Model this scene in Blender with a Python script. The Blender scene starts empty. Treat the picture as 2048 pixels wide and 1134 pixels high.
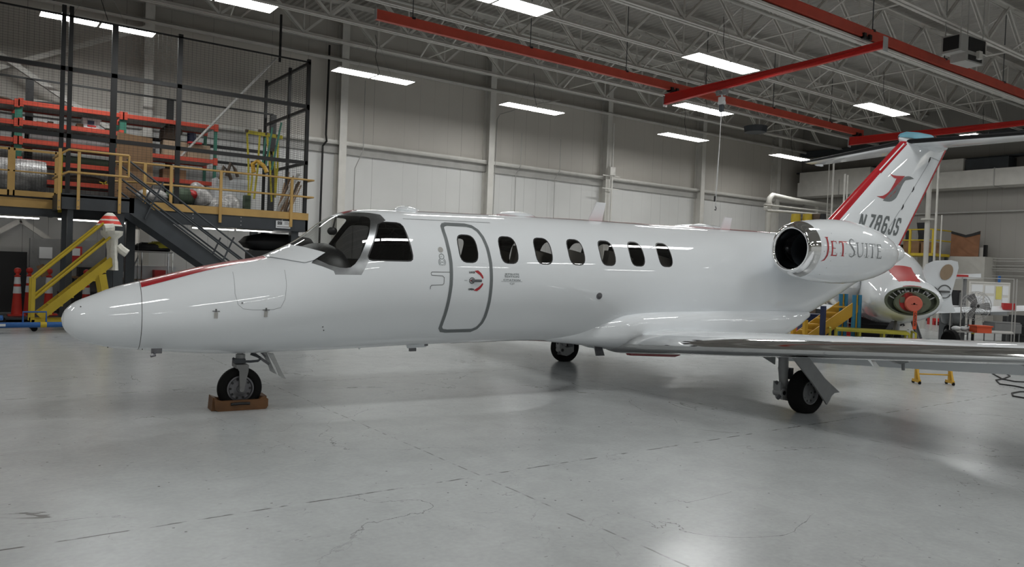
import bpy, bmesh, math, random
from mathutils import Vector, Matrix
random.seed(7)
S = bpy.context.scene
C = S.collection
# ---------------------------------------------------------------- camera
CAM_F, CAM_YAW, CAM_PIT, CAM_ROL, CAM_H = 1538.6, 0.6288, -0.0212, -0.0373, 1.6793
def cam_axes():
    y, p, r = CAM_YAW, CAM_PIT, CAM_ROL
    f = Vector((math.sin(y)*math.cos(p), math.cos(y)*math.cos(p), math.sin(p)))
    rt = Vector((math.cos(y), -math.sin(y), 0)); dn = -rt.cross(f)
    return rt*math.cos(r)+dn*math.sin(r), -rt*math.sin(r)+dn*math.cos(r), f
RT, DN, FWD = cam_axes()
CP = Vector((0, 0, CAM_H))
cam = bpy.data.objects.new('camera', bpy.data.cameras.new('camera')); C.objects.link(cam)
cam.matrix_world = Matrix(((RT.x, -DN.x, -FWD.x, CP.x), (RT.y, -DN.y, -FWD.y, CP.y), (RT.z, -DN.z, -FWD.z, CP.z), (0, 0, 0, 1)))
cam.data.sensor_width = 36; cam.data.lens = CAM_F/2048*36; cam.data.clip_start = .05; cam.data.clip_end = 200
S.camera = cam
# ---------------------------------------------------------------- world, exposure
w = bpy.data.worlds.new('world'); S.world = w; w.use_nodes = True
w.node_tree.nodes['Background'].inputs[0].default_value = (.02, .02, .02, 1)
S.view_settings.view_transform = 'Standard'; S.view_settings.look = 'None'
S.view_settings.gamma = 1; S.view_settings.exposure = EXPOSURE = 0.84
LAMP = 17.0          # radiance of the fluorescent panels
S.cycles.max_bounces = 8; S.cycles.transparent_max_bounces = 16; S.cycles.use_denoising = True
S.cycles.caustics_reflective = False; S.cycles.caustics_refractive = False; S.cycles.sample_clamp_indirect = 6

# ---------------------------------------------------------------- materials
def nodes(m):
    m.use_nodes = True
    return m.node_tree, m.node_tree.nodes, m.node_tree.links, m.node_tree.nodes['Principled BSDF']
def mat(name, col, rough=.5, metal=0., var=.06, scale=3., coat=0., bump=0., spec=.5):
    m = bpy.data.materials.new(name); t, N, L, b = nodes(m)
    c = (*col, 1)
    tc = N.new('ShaderNodeTexCoord'); nz = N.new('ShaderNodeTexNoise'); nz.inputs['Scale'].default_value = scale; nz.inputs['Detail'].default_value = 5
    L.new(tc.outputs['Object'], nz.inputs['Vector'])
    r = N.new('ShaderNodeMapRange'); r.inputs['From Min'].default_value = .3; r.inputs['From Max'].default_value = .7
    r.inputs['To Min'].default_value = 1-var; r.inputs['To Max'].default_value = 1+var
    L.new(nz.outputs['Fac'], r.inputs['Value'])
    mx = N.new('ShaderNodeVectorMath'); mx.operation = 'SCALE'; mx.inputs[0].default_value = col
    L.new(r.outputs[0], mx.inputs['Scale']); L.new(mx.outputs[0], b.inputs['Base Color'])
    b.inputs['Roughness'].default_value = rough; b.inputs['Metallic'].default_value = metal
    b.inputs['Coat Weight'].default_value = coat; b.inputs['Coat Roughness'].default_value = .015
    b.inputs['Specular IOR Level'].default_value = spec
    if bump:
        bp = N.new('ShaderNodeBump'); bp.inputs['Strength'].default_value = bump; bp.inputs['Distance'].default_value = .02
        n2 = N.new('ShaderNodeTexNoise'); n2.inputs['Scale'].default_value = scale*6; L.new(tc.outputs['Object'], n2.inputs['Vector'])
        L.new(n2.outputs['Fac'], bp.inputs['Height']); L.new(bp.outputs[0], b.inputs['Normal'])
    return m
def glass(name, tint, gloss=1.0, rough=.0):
    m = bpy.data.materials.new(name); m.use_nodes = True; N = m.node_tree.nodes; L = m.node_tree.links; N.clear()
    o = N.new('ShaderNodeOutputMaterial'); mx = N.new('ShaderNodeMixShader'); tr = N.new('ShaderNodeBsdfTransparent'); gl = N.new('ShaderNodeBsdfGlossy')
    fr = N.new('ShaderNodeFresnel'); fr.inputs['IOR'].default_value = 1.5; tr.inputs[0].default_value = (*tint, 1)
    mu = N.new('ShaderNodeMath'); mu.operation = 'MULTIPLY'; mu.inputs[1].default_value = gloss; mu.use_clamp = True
    gl.inputs['Roughness'].default_value = rough; gl.inputs['Color'].default_value = (1, 1, 1, 1)
    ge = N.new('ShaderNodeNewGeometry'); iv = N.new('ShaderNodeMath'); iv.operation = 'SUBTRACT'; iv.inputs[0].default_value = 1; L.new(ge.outputs['Backfacing'], iv.inputs[1])
    m2 = N.new('ShaderNodeMath'); m2.operation = 'MULTIPLY'; L.new(iv.outputs[0], m2.inputs[1])
    L.new(fr.outputs[0], mu.inputs[0]); L.new(mu.outputs[0], m2.inputs[0]); L.new(m2.outputs[0], mx.inputs[0]); L.new(tr.outputs[0], mx.inputs[1]); L.new(gl.outputs[0], mx.inputs[2]); L.new(mx.outputs[0], o.inputs[0])
    return m
def emit(name, col, s):
    m = bpy.data.materials.new(name); m.use_nodes = True; N = m.node_tree.nodes; L = m.node_tree.links; N.clear()
    o = N.new('ShaderNodeOutputMaterial'); e = N.new('ShaderNodeEmission'); e.inputs[0].default_value = (*col, 1); e.inputs[1].default_value = s
    L.new(e.outputs[0], o.inputs[0]); return m
M = {}
def add(k, *a, **kw): M[k] = mat(k, *a, **kw)
add('jet_white', (.80, .825, .85), .5, coat=1., var=.012, scale=.8, spec=.1)
add('jet_red', (.42, .012, .02), .25, coat=.6, var=.03)
add('jet_gray', (.16, .175, .18), .4, var=.03)
add('letter_thin', (.20, .215, .22), .4, var=.03)
add('letter_gray', (.13, .145, .15), .4, var=.03)
add('line', (.10, .10, .10), .5, var=.02)
add('seam', (.34, .35, .36), .5, var=.02)
add('chrome', (.80, .80, .80), .06, metal=1., var=.03)
add('brushed', (.33, .34, .35), .30, metal=1., var=.12, scale=9)
add('black', (.008, .008, .009), .45, var=.1)
add('rubber', (.006, .006, .006), .8, var=.15, spec=.2)
add('boot', (.012, .012, .013), .6, var=.1, spec=.2)
add('seal', (.01, .01, .011), .35, var=.05)
add('interior', (.035, .034, .033), .7, var=.1)
add('cream', (.45, .42, .37), .8, var=.08)
add('gear_white', (.33, .335, .335), .4, var=.06, scale=12)
add('gear_metal', (.15, .15, .16), .4, metal=.6, var=.15, scale=15)
add('wheel_gray', (.22, .225, .23), .4, var=.08, scale=10)
add('blue_tape', (.13, .33, .42), .6, var=.08)
add('wood_chock', (.12, .052, .016), .6, var=.25, scale=6)
add('steel_dark', (.040, .046, .053), .5, var=.12)
add('mesh_wire', (.03, .03, .03), .6, var=.1)
add('yellow_tan', (.50, .31, .10), .5, var=.1)
add('yellow', (.50, .36, .02), .5, var=.1)
add('yellow_dull', (.38, .34, .03), .55, var=.12)
add('amber', (.60, .34, .03), .5, var=.1)
add('orange_rack', (.50, .06, .03), .5, var=.08)
add('green_rack', (.03, .16, .11), .5, var=.08)
add('crane_red', (.50, .07, .042), .45, var=.08)
add('crane_bright', (.55, .02, .015), .35, var=.06)
add('white_steel', (.62, .60, .56), .55, var=.06)
add('deck_white', (.38, .36, .33), .6, var=.05)
add('pipe_white', (.48, .465, .43), .5, var=.05)
add('conduit', (.40, .39, .37), .5, var=.08)
add('cone_red', (.62, .035, .02), .5, var=.08)
add('reflective', (.75, .76, .78), .3, var=.05)
add('foam', (.75, .73, .66), .7, var=.1, scale=12, bump=.6)
add('card', (.27, .16, .085), .85, var=.12)
add('card_light', (.34, .25, .17), .85, var=.12)
add('paper', (.72, .73, .74), .7, var=.03)
add('paper_yellow', (.62, .55, .16), .7, var=.03)
add('plastic_clear', (.60, .61, .62), .3, var=.1)
add('plastic_wrap', (.42, .41, .40), .12, var=.45, scale=5, bump=.5)
add('olive', (.06, .09, .055), .7, var=.2)
add('brown', (.10, .07, .05), .8, var=.25)
add('dark', (.018, .018, .02), .7, var=.2)
add('darkblue', (.012, .02, .07), .5, var=.1)
add('blue', (.015, .10, .32), .4, var=.1)
add('skyblue', (.03, .20, .36), .5, var=.1)
add('gray_mid', (.20, .20, .20), .5, var=.1)
add('gray_light', (.42, .42, .42), .5, var=.08)
add('plywood', (.24, .11, .055), .75, var=.2, scale=2)
add('red', (.45, .02, .02), .5, var=.08)
add('salmon', (.60, .13, .085), .6, var=.05)
add('orange', (.65, .08, .02), .5, var=.05)
add('prim_green', (.10, .115, .075), .5, var=.15)
add('strap_yellow', (.45, .38, .03), .7, var=.12)
add('block_wall', (.47, .455, .42), .75, var=.04)
add('cable', (.01, .01, .01), .5)
M['glass_clear'] = glass('glass_clear', (.90, .91, .90), 1.3)
M['glass_tint'] = glass('glass_tint', (.72, .72, .72), 1.2)
M['glass_dark'] = glass('glass_dark', (.08, .08, .08), 1.3)
M['lamp'] = emit('lamp_glow', (.985, 1, .985), LAMP)
M['lamp_low'] = emit('lamp_glow_low', (1, .98, .94), LAMP*.35)
# inner side of the aircraft skin: dark cabin lining
def two_side(name, front, back):
    m = bpy.data.materials.new(name); t, N, L, b = nodes(m)
    g = N.new('ShaderNodeNewGeometry'); mx = N.new('ShaderNodeMix'); mx.data_type = 'RGBA'
    mx.inputs[6].default_value = (*front, 1); mx.inputs[7].default_value = (*back, 1)
    L.new(g.outputs['Backfacing'], mx.inputs[0]); L.new(mx.outputs[2], b.inputs['Base Color'])
    b.inputs['Roughness'].default_value = .5; b.inputs['Specular IOR Level'].default_value = .1
    inv = N.new('ShaderNodeMath'); inv.operation = 'SUBTRACT'; inv.inputs[0].default_value = 1; L.new(g.outputs['Backfacing'], inv.inputs[1])
    L.new(inv.outputs[0], b.inputs['Coat Weight']); b.inputs['Coat Roughness'].default_value = .015
    return m
M['skin'] = two_side('jet_skin_paint', (.80, .825, .85), (.05, .048, .045))
def wall_mat(name, low, high, zsplit, axis):
    """painted vertical metal panels with thin dark seams; darker and warmer tone above the girt"""
    m = bpy.data.materials.new(name); t, N, L, b = nodes(m)
    tc = N.new('ShaderNodeTexCoord'); sp = N.new('ShaderNodeSeparateXYZ'); L.new(tc.outputs['Object'], sp.inputs[0])
    def math_(op, a, b_=None, c=None):
        n = N.new('ShaderNodeMath'); n.operation = op
        for i, v in enumerate((a, b_, c)):
            if v is None: continue
            if isinstance(v, (int, float)): n.inputs[i].default_value = v
            else: L.new(v, n.inputs[i])
        return n.outputs[0]
    u = sp.outputs[axis]
    fr = math_('FRACT', math_('DIVIDE', u, .61))
    d = math_('ABSOLUTE', math_('SUBTRACT', fr, .5))
    seam = math_('LESS_THAN', d, .012)
    cell = math_('FLOOR', math_('DIVIDE', u, .61))
    wn = N.new('ShaderNodeTexWhiteNoise'); wn.noise_dimensions = '1D'; L.new(cell, wn.inputs['W'])
    nz = N.new('ShaderNodeTexNoise'); nz.inputs['Scale'].default_value = .8; nz.inputs['Detail'].default_value = 4; L.new(tc.outputs['Object'], nz.inputs['Vector'])
    seam = math_('MULTIPLY', seam, math_('MULTIPLY', wn.outputs['Value'], math_('MULTIPLY', nz.outputs['Fac'], 1.3)))
    zz = math_('GREATER_THAN', sp.outputs[2], zsplit)
    mx = N.new('ShaderNodeMix'); mx.data_type = 'RGBA'; mx.inputs[6].default_value = (*low, 1); mx.inputs[7].default_value = (*high, 1); L.new(zz, mx.inputs[0])
    m2 = N.new('ShaderNodeMix'); m2.data_type = 'RGBA'; m2.inputs[7].default_value = (.10, .09, .08, 1); L.new(seam, m2.inputs[0]); L.new(mx.outputs[2], m2.inputs[6])
    v = N.new('ShaderNodeVectorMath'); v.operation = 'SCALE'; L.new(m2.outputs[2], v.inputs[0])
    L.new(math_('MULTIPLY_ADD', nz.outputs['Fac'], .16, .92), v.inputs['Scale'])
    L.new(v.outputs[0], b.inputs['Base Color']); b.inputs['Roughness'].default_value = .55
    return m
M['wall'] = wall_mat('wall_panels', (.66, .655, .64), (.53, .50, .455), 5.68, 0)
M['wall_end'] = wall_mat('end_wall_paint', (.34, .325, .30), (.30, .285, .26), 5.9, 1)
def floor_mat():
    m = bpy.data.materials.new('sealed_concrete'); t, N, L, b = nodes(m)
    tc = N.new('ShaderNodeTexCoord'); P = tc.outputs['Object']
    def nse(scale, det=6, dist=0.):
        n = N.new('ShaderNodeTexNoise'); n.inputs['Scale'].default_value = scale; n.inputs['Detail'].default_value = det; n.inputs['Distortion'].default_value = dist
        L.new(P, n.inputs['Vector']); return n.outputs['Fac']
    def mr(v, a, b_, c, d):
        n = N.new('ShaderNodeMapRange'); L.new(v, n.inputs[0])
        for i, q in enumerate((a, b_, c, d)): n.inputs[i+1].default_value = q
        return n.outputs[0]
    def mm(op, a, b_):
        n = N.new('ShaderNodeMath'); n.operation = op
        for i, v in enumerate((a, b_)):
            if isinstance(v, (int, float)): n.inputs[i].default_value = v
            else: L.new(v, n.inputs[i])
        return n.outputs[0]
    base = mm('MULTIPLY', mr(nse(.45, 7), .3, .7, .93, 1.06), mr(nse(3.5, 8, .6), .3, .7, .94, 1.05))
    base = mm('MULTIPLY', base, mr(nse(26, 5), .3, .7, .95, 1.04))
    # expansion joints
    sp = N.new('ShaderNodeSeparateXYZ'); L.new(P, sp.inputs[0])
    wob = mr(nse(1.7, 4), 0, 1, -.02, .02)
    def joint(o, off, pitch, wd):
        f = mm('FRACT', mm('DIVIDE', mm('ADD', mm('ADD', o, wob), off), pitch), 0)
        return mm('LESS_THAN', mm('ABSOLUTE', mm('SUBTRACT', f, .5), 0), wd/pitch)
    jy = joint(sp.outputs[1], -2.53, 5.08, .010); jx = joint(sp.outputs[0], -1.25, 4.4, .008)
    jn = mr(nse(5.5, 3), .46, .56, .0, .85)
    j = mm('MULTIPLY', mm('MAXIMUM', jy, mm('MULTIPLY', jx, .7)), jn)
    # hairline cracks: narrow band of a distorted noise, only here and there
    c1 = mm('LESS_THAN', mm('ABSOLUTE', mm('SUBTRACT', nse(.55, 9, .9), .5), 0), .0016)
    c1 = mm('MULTIPLY', c1, mr(nse(.5, 2), .50, .60, 0, .75))
    c2 = mm('LESS_THAN', mm('ABSOLUTE', mm('SUBTRACT', nse(1.6, 10, 1.6), .5), 0), .0022)
    c2 = mm('MULTIPLY', c2, mr(nse(1.1, 3), .56, .66, 0, .45))
    vo = N.new('ShaderNodeTexVoronoi'); vo.inputs['Scale'].default_value = 2.6; L.new(P, vo.inputs['Vector'])
    spots = mm('MULTIPLY', mm('LESS_THAN', vo.outputs['Distance'], .022), .7)
    st = N.new('ShaderNodeMapping'); st.inputs['Rotation'].default_value = (0, 0, .6); st.inputs['Scale'].default_value = (1.6, 9., 1.); L.new(P, st.inputs[0])
    v2 = N.new('ShaderNodeTexVoronoi'); v2.inputs['Scale'].default_value = 2.2; L.new(st.outputs[0], v2.inputs['Vector'])
    sp2 = mm('MULTIPLY', mm('LESS_THAN', v2.outputs['Distance'], .055), mr(nse(1.3, 3), .42, .55, 0, .85))
    v3 = N.new('ShaderNodeTexVoronoi'); v3.inputs['Scale'].default_value = 6.5; L.new(P, v3.inputs['Vector'])
    sp3 = mm('MULTIPLY', mm('LESS_THAN', v3.outputs['Distance'], .06), mr(nse(.9, 3), .42, .56, .2, .9))
    spots = mm('MAXIMUM', spots, mm('MAXIMUM', sp2, sp3))
    dk = mm('MAXIMUM', mm('MAXIMUM', j, c1), mm('MAXIMUM', c2, spots))
    v = N.new('ShaderNodeVectorMath'); v.operation = 'SCALE'; v.inputs[0].default_value = (.44, .455, .458); L.new(base, v.inputs['Scale'])
    mx = N.new('ShaderNodeMix'); mx.data_type = 'RGBA'; L.new(v.outputs[0], mx.inputs[6]); mx.inputs[7].default_value = (.09, .085, .08, 1)
    L.new(dk, mx.inputs[0]); L.new(mx.outputs[2], b.inputs['Base Color'])
    L.new(mr(nse(2.4, 7, .4), .3, .7, .245, .27), b.inputs['Roughness'])
    b.inputs['Specular IOR Level'].default_value = .5
    bp = N.new('ShaderNodeBump'); bp.inputs['Strength'].default_value = .05; bp.inputs['Distance'].default_value = .01
    L.new(nse(14, 6), bp.inputs['Height']); L.new(bp.outputs[0], b.inputs['Normal'])
    return m
M['floor'] = floor_mat()

# ---------------------------------------------------------------- mesh helpers
class MB:
    def __init__(s): s.v = []; s.f = []; s.m = []; s.mi = 0
    def add(s, vs, fs, mi=None):
        o = len(s.v); s.v += [tuple(v) for v in vs]; s.f += [tuple(i+o for i in f) for f in fs]
        s.m += [s.mi if mi is None else mi]*len(fs); return s
    def box(s, c, d, mi=None, rz=0., M4=None):
        x, y, z = (q/2 for q in d); c = Vector(c); R = M4 or Matrix.Rotation(rz, 3, 'Z')
        vs = [c+R@Vector((a*x, b*y, e*z)) for a in (-1, 1) for b in (-1, 1) for e in (-1, 1)]
        return s.add(vs, [(0, 1, 3, 2), (4, 6, 7, 5), (0, 4, 5, 1), (2, 3, 7, 6), (0, 2, 6, 4), (1, 5, 7, 3)], mi)
    def b2(s, p, q, mi=None): return s.box([(a+b)/2 for a, b in zip(p, q)], [abs(a-b) for a, b in zip(p, q)], mi)
    def frame(s, p, q, up=(0, 0, 1)):
        p = Vector(p); q = Vector(q); d = (q-p).normalized(); u = Vector(up)
        if abs(d.dot(u)) > .98: u = Vector((0, 1, 0)) if abs(d.y) < .9 else Vector((1, 0, 0))
        a = d.cross(u).normalized(); return p, q, a, a.cross(d).normalized()
    def bar(s, p, q, w, h=None, mi=None, up=(0, 0, 1)):
        h = h or w; p, q, a, b = s.frame(p, q, up)
        vs = [e+a*w/2*i+b*h/2*j for e in (p, q) for i, j in ((-1, -1), (1, -1), (1, 1), (-1, 1))]
        return s.add(vs, [(0, 1, 2, 3), (7, 6, 5, 4), (0, 4, 5, 1), (1, 5, 6, 2), (2, 6, 7, 3), (3, 7, 4, 0)], mi)
    def tube(s, p, q, r, r2=None, n=10, mi=None, cap=True):
        r2 = r if r2 is None else r2; p, q, a, b = s.frame(p, q); vs = []
        for e, rr in ((p, r), (q, r2)):
            vs += [e+(a*math.cos(t)+b*math.sin(t))*rr for t in (2*math.pi*i/n for i in range(n))]
        fs = [(i, i+n, (i+1) % n+n, (i+1) % n) for i in range(n)]
        if cap: fs += [tuple(range(n)), tuple(range(2*n-1, n-1, -1))]
        return s.add(vs, fs, mi)
    def path(s, pts, r, n=8, mi=None):
        pts = [Vector(p) for p in pts]; vs = []; A = None
        for i, p in enumerate(pts):
            d = (pts[min(i+1, len(pts)-1)]-pts[max(i-1, 0)]).normalized()
            if A is None: A = d.cross(Vector((0, 0, 1)) if abs(d.z) < .9 else Vector((1, 0, 0))).normalized()
            A = (A-d*A.dot(d)).normalized(); B = d.cross(A)
            vs += [p+(A*math.cos(2*math.pi*k/n)+B*math.sin(2*math.pi*k/n))*r for k in range(n)]
        fs = [(i*n+k, i*n+(k+1) % n, (i+1)*n+(k+1) % n, (i+1)*n+k) for i in range(len(pts)-1) for k in range(n)]
        fs += [tuple(range(n-1, -1, -1)), tuple(range((len(pts)-1)*n, len(pts)*n))]
        return s.add(vs, fs, mi)
    def lathe(s, prof, o, ax, n=32, mi=None, mis=None, cap=False, sy=1.):
        """prof: (distance along ax, radius)"""
        o = Vector(o); ax = Vector(ax).normalized(); u = ax.cross(Vector((0, 0, 1)) if abs(ax.z) < .9 else Vector((1, 0, 0))).normalized(); w_ = ax.cross(u)
        vs = [o+ax*d+(u*math.cos(2*math.pi*k/n)+w_*math.sin(2*math.pi*k/n)*sy)*r for d, r in prof for k in range(n)]
        base = len(s.v); s.v += [tuple(v) for v in vs]
        for i in range(len(prof)-1):
            for k in range(n):
                s.f.append((base+i*n+k, base+i*n+(k+1) % n, base+(i+1)*n+(k+1) % n, base+(i+1)*n+k)); s.m.append(mis[i] if mis else (s.mi if mi is None else mi))
        if cap:
            s.f.append(tuple(base+k for k in range(n-1, -1, -1))); s.m.append(mi or 0)
            s.f.append(tuple(base+(len(prof)-1)*n+k for k in range(n))); s.m.append(mi or 0)
        return s
    def prism(s, poly, mp, t0, t1, mi=None):
        """poly: 2-D outline; mp(a,b,t)->3-D"""
        n = len(poly); vs = [mp(a, b, t0) for a, b in poly]+[mp(a, b, t1) for a, b in poly]
        return s.add(vs, [tuple(range(n)), tuple(range(2*n-1, n-1, -1))]+[(i, i+n, (i+1) % n+n, (i+1) % n) for i in range(n)], mi)
    def loft(s, rings, mi=None, cap=True, closed=True):
        n = len(rings[0]); vs = [v for r in rings for v in r]; m_ = n if closed else n-1
        fs = [(i*n+k, i*n+(k+1) % n, (i+1)*n+(k+1) % n, (i+1)*n+k) for i in range(len(rings)-1) for k in range(m_)]
        if cap: fs += [tuple(range(n-1, -1, -1)), tuple(range((len(rings)-1)*n, len(rings)*n))]
        return s.add(vs, fs, mi)
    def ball(s, c, r, n=12, mi=None):
        rr = r if hasattr(r, '__len__') else (r, r, r); c = Vector(c); rings = []
        for i in range(1, n//2):
            a = math.pi*i/(n//2); rings.append([(c.x+rr[0]*math.sin(a)*math.cos(2*math.pi*k/n), c.y+rr[1]*math.sin(a)*math.sin(2*math.pi*k/n), c.z+rr[2]*math.cos(a)) for k in range(n)])
        s.loft(rings, mi)
        return s
    def build(s, name, mats, parent=None, smooth=40, fix=True, loc=None):
        me = bpy.data.meshes.new(name); me.from_pydata(s.v, [], s.f)
        mats = mats if isinstance(mats, (list, tuple)) else [mats]
        for k in mats: me.materials.append(M[k])
        me.polygons.foreach_set('material_index', s.m)
        if fix:
            bm = bmesh.new(); bm.from_mesh(me); bmesh.ops.recalc_face_normals(bm, faces=bm.faces); bm.to_mesh(me); bm.free()
        if smooth:
            me.polygons.foreach_set('use_smooth', [True]*len(me.polygons)); me.set_sharp_from_angle(angle=math.radians(smooth))
        me.update(); o = bpy.data.objects.new(name, me); C.objects.link(o)
        if parent: o.parent = parent
        if loc: o.location = loc
        return o
def tag(o, label=None, cat=None, group=None, kind=None):
    if label: o['label'] = label
    if cat: o['category'] = cat
    if group: o['group'] = group
    if kind: o['kind'] = kind
    return o
def thing(name, label, cat, loc=(0, 0, 0), rz=0., group=None):
    o = bpy.data.objects.new(name, None); C.objects.link(o); o.location = loc; o.rotation_euler = (0, 0, rz)
    o.empty_display_size = .2
    return tag(o, label, cat, group)
def kids(o): return [c for c in bpy.data.objects if c.parent == o]
def dup(o, loc=None, rz=None, label=None, parent=None):
    c = o.copy(); C.objects.link(c)
    if parent: c.parent = parent
    if loc is not None: c.location = loc
    if rz is not None: c.rotation_euler = (0, 0, rz)
    if label: c['label'] = label
    for ch in kids(o): dup(ch, parent=c)
    return c
def struct(mb, name, m, label=None, **kw):
    o = mb.build(name, m, **kw); o['kind'] = 'structure'
    if label: o['label'] = label
    return o
def at(px, py, depth):
    """world point seen at a photo pixel at a given distance in front of the camera"""
    return CP+(FWD+RT*((px-1024)/CAM_F)+DN*((py-567)/CAM_F))*depth
def on(px, py, ax, val):
    d = FWD+RT*((px-1024)/CAM_F)+DN*((py-567)/CAM_F); return CP+d*((val-CP[ax])/d[ax])
# text as flat mesh polygons
def text_mesh(body, size, align='LEFT', bold=0., sx=1., shear=0., space=1.):
    cu = bpy.data.curves.new('t', 'FONT'); cu.body = body; cu.size = size; cu.align_x = align; cu.offset = bold; cu.shear = shear; cu.space_character = space; cu.resolution_u = 3
    o = bpy.data.objects.new('t', cu); C.objects.link(o); bpy.context.view_layer.update()
    me = o.evaluated_get(bpy.context.evaluated_depsgraph_get()).to_mesh()
    vs = [(v.co.x*sx, v.co.y) for v in me.vertices]; fs = [tuple(p.vertices) for p in me.polygons]
    o.evaluated_get(bpy.context.evaluated_depsgraph_get()).to_mesh_clear()
    bpy.data.objects.remove(o); bpy.data.curves.remove(cu)
    return vs, fs
def decal(name, vs, fs, mp, m, parent, step=.03, lift=None):
    """flat polygons (a,b) cut on a grid and laid onto a curved surface by mp(a,b)->3-D"""
    bm = bmesh.new(); vv = [bm.verts.new((a, b, 0)) for a, b in vs]
    for f in fs:
        try: bm.faces.new([vv[i] for i in f])
        except ValueError: pass
    bmesh.ops.triangulate(bm, faces=[f for f in bm.faces if len(f.verts) > 4])
    for ax in (0, 1):
        cs = [v.co[ax] for v in bm.verts]; lo, hi = min(cs), max(cs); k = math.floor(lo/step)+1
        while k*step < hi:
            co = [0, 0, 0]; co[ax] = k*step; no = [0, 0, 0]; no[ax] = 1
            bmesh.ops.bisect_plane(bm, geom=bm.verts[:]+bm.edges[:]+bm.faces[:], plane_co=co, plane_no=no, dist=1e-6); k += 1
    for f in bm.faces:
        if f.normal.z < 0: f.normal_flip()
    for v in bm.verts: v.co = mp(v.co.x, v.co.y)
    me = bpy.data.meshes.new(name); bm.to_mesh(me); bm.free(); me.materials.append(M[m])
    me.polygons.foreach_set('use_smooth', [True]*len(me.polygons))
    o = bpy.data.objects.new(name, me); C.objects.link(o); o.parent = parent
    return o
def stroke(pts, wd, closed=False):
    """ribbon of constant width along 2-D points with mitred corners -> (verts, quads)"""
    P = [Vector(p) for p in pts]; n = len(P); vs = []
    for i in range(n):
        a = P[i-1] if (i or closed) else None; b = P[(i+1) % n] if (i < n-1 or closed) else None
        d1 = (P[i]-a).normalized() if a is not None else None; d2 = (b-P[i]).normalized() if b is not None else None
        if d1 is None: d1 = d2
        if d2 is None: d2 = d1
        n1 = Vector((-d1.y, d1.x)); n2 = Vector((-d2.y, d2.x)); m_ = n1+n2
        m_ = n1 if m_.length < 1e-6 else m_.normalized(); k = 1/max(.45, m_.dot(n1))
        ww = wd[i] if hasattr(wd, '__len__') else wd
        vs += [tuple(P[i]+m_*k*ww/2), tuple(P[i]-m_*k*ww/2)]
    fs = [(2*i, 2*i+1, 2*((i+1) % n)+1, 2*((i+1) % n)) for i in range(n if closed else n-1)]
    return vs, fs
def merge(parts):
    V = []; F = []
    for vs, fs in parts:
        o = len(V); V += list(vs); F += [tuple(i+o for i in f) for f in fs]
    return V, F
def rrect(cx, cz, hw, hh, n=24, e=3.2):
    out = []
    for i in range(n):
        t = 2*math.pi*(i+.5)/n; c_, s_ = math.cos(t), math.sin(t)
        out.append((cx+hw*math.copysign(abs(c_)**(2/e), c_), cz+hh*math.copysign(abs(s_)**(2/e), s_)))
    return out
def inpoly(x, z, P):
    r = False; j = len(P)-1
    for i in range(len(P)):
        if (P[i][1] > z) != (P[j][1] > z) and x < (P[j][0]-P[i][0])*(z-P[i][1])/(P[j][1]-P[i][1])+P[i][0]: r = not r
        j = i
    return r
# ================================================================ HANGAR SHELL
X0, X1, Y0, Y1, ZD = -14., 37.5, -14., 25., 9.8
b = MB(); b.b2((X0, Y0, -.2), (X1, Y1, 0)); struct(b, 'floor', 'floor', 'glossy sealed grey concrete floor with joints and cracks', smooth=0)
b = MB(); b.b2((X0, Y1, -.2), (X1+.3, Y1+.2, 10)); struct(b, 'wall_back', 'wall', 'white metal panel wall behind the jet', smooth=0)
b = MB(); b.b2((X1, Y0, -.2), (X1+.2, Y1, 10)); struct(b, 'wall_right', 'wall_end', 'painted end wall behind the tail', smooth=0)
b = MB(); b.b2((X0-.2, Y0, -.2), (X0, Y1, 10)); struct(b, 'wall_left', 'wall_end', smooth=0)
b = MB(); b.b2((X0, Y0-.2, -.2), (X1, Y0, 10)); struct(b, 'wall_front', 'wall', smooth=0)
# corrugated roof deck
b = MB(); x = X0; pr = []
while x < X1:
    pr += [(x, 0), (x+.05, .05), (x+.12, .05), (x+.17, 0)]; x += .22
vs = []; fs = []
for i, (x, z) in enumerate(pr):
    vs += [(x, Y0, ZD+z), (x, Y1, ZD+z)]
    if i: fs.append((2*i-2, 2*i-1, 2*i+1, 2*i))
b.add(vs, fs); struct(b, 'ceiling', 'deck_white', 'white corrugated steel roof deck', smooth=0, fix=False)
# girt ledge along the long wall, its lip and a darker strip painting its shadow
b = MB(); b.b2((X0, Y1-.26, 5.62), (X1, Y1, 5.68)); b.b2((X0, Y1-.26, 5.62), (X1, Y1-.23, 5.76)); b.b2((X0, Y1-.10, 5.34), (X1, Y1, 5.62), 1)
struct(b, 'trim_1', ['white_steel', 'conduit'], 'long horizontal girt on the back wall', smooth=0)
# eave strut lines near the wall
b = MB(); b.b2((X0, Y1-.45, 8.38), (X1, Y1-.38, 8.48)); b.b2((X0, Y1-.45, 8.46), (X1, Y1-.05, 8.49)); b.b2((X0, Y1-.2, 9.0), (X1, Y1-.1, 9.14))
struct(b, 'trim_2', 'white_steel', 'eave strut along the top of the back wall', smooth=0)
# wall columns (H sections), one object each
for i, x in enumerate((-7.7, -1.6, 4.52, 10.6, 16.68, 22.8, 28.95, 34.9)):
    b = MB(); b.b2((x-.13, Y1-.42, 0), (x+.13, Y1-.39, 9.7)); b.b2((x-.13, Y1-.03, 0), (x+.13, Y1, 9.7)); b.b2((x-.012, Y1-.4, 0), (x+.012, Y1, 9.7))
    struct(b, 'trim_%d' % (i+3), 'white_steel', 'white H-section wall column', smooth=0)
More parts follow.
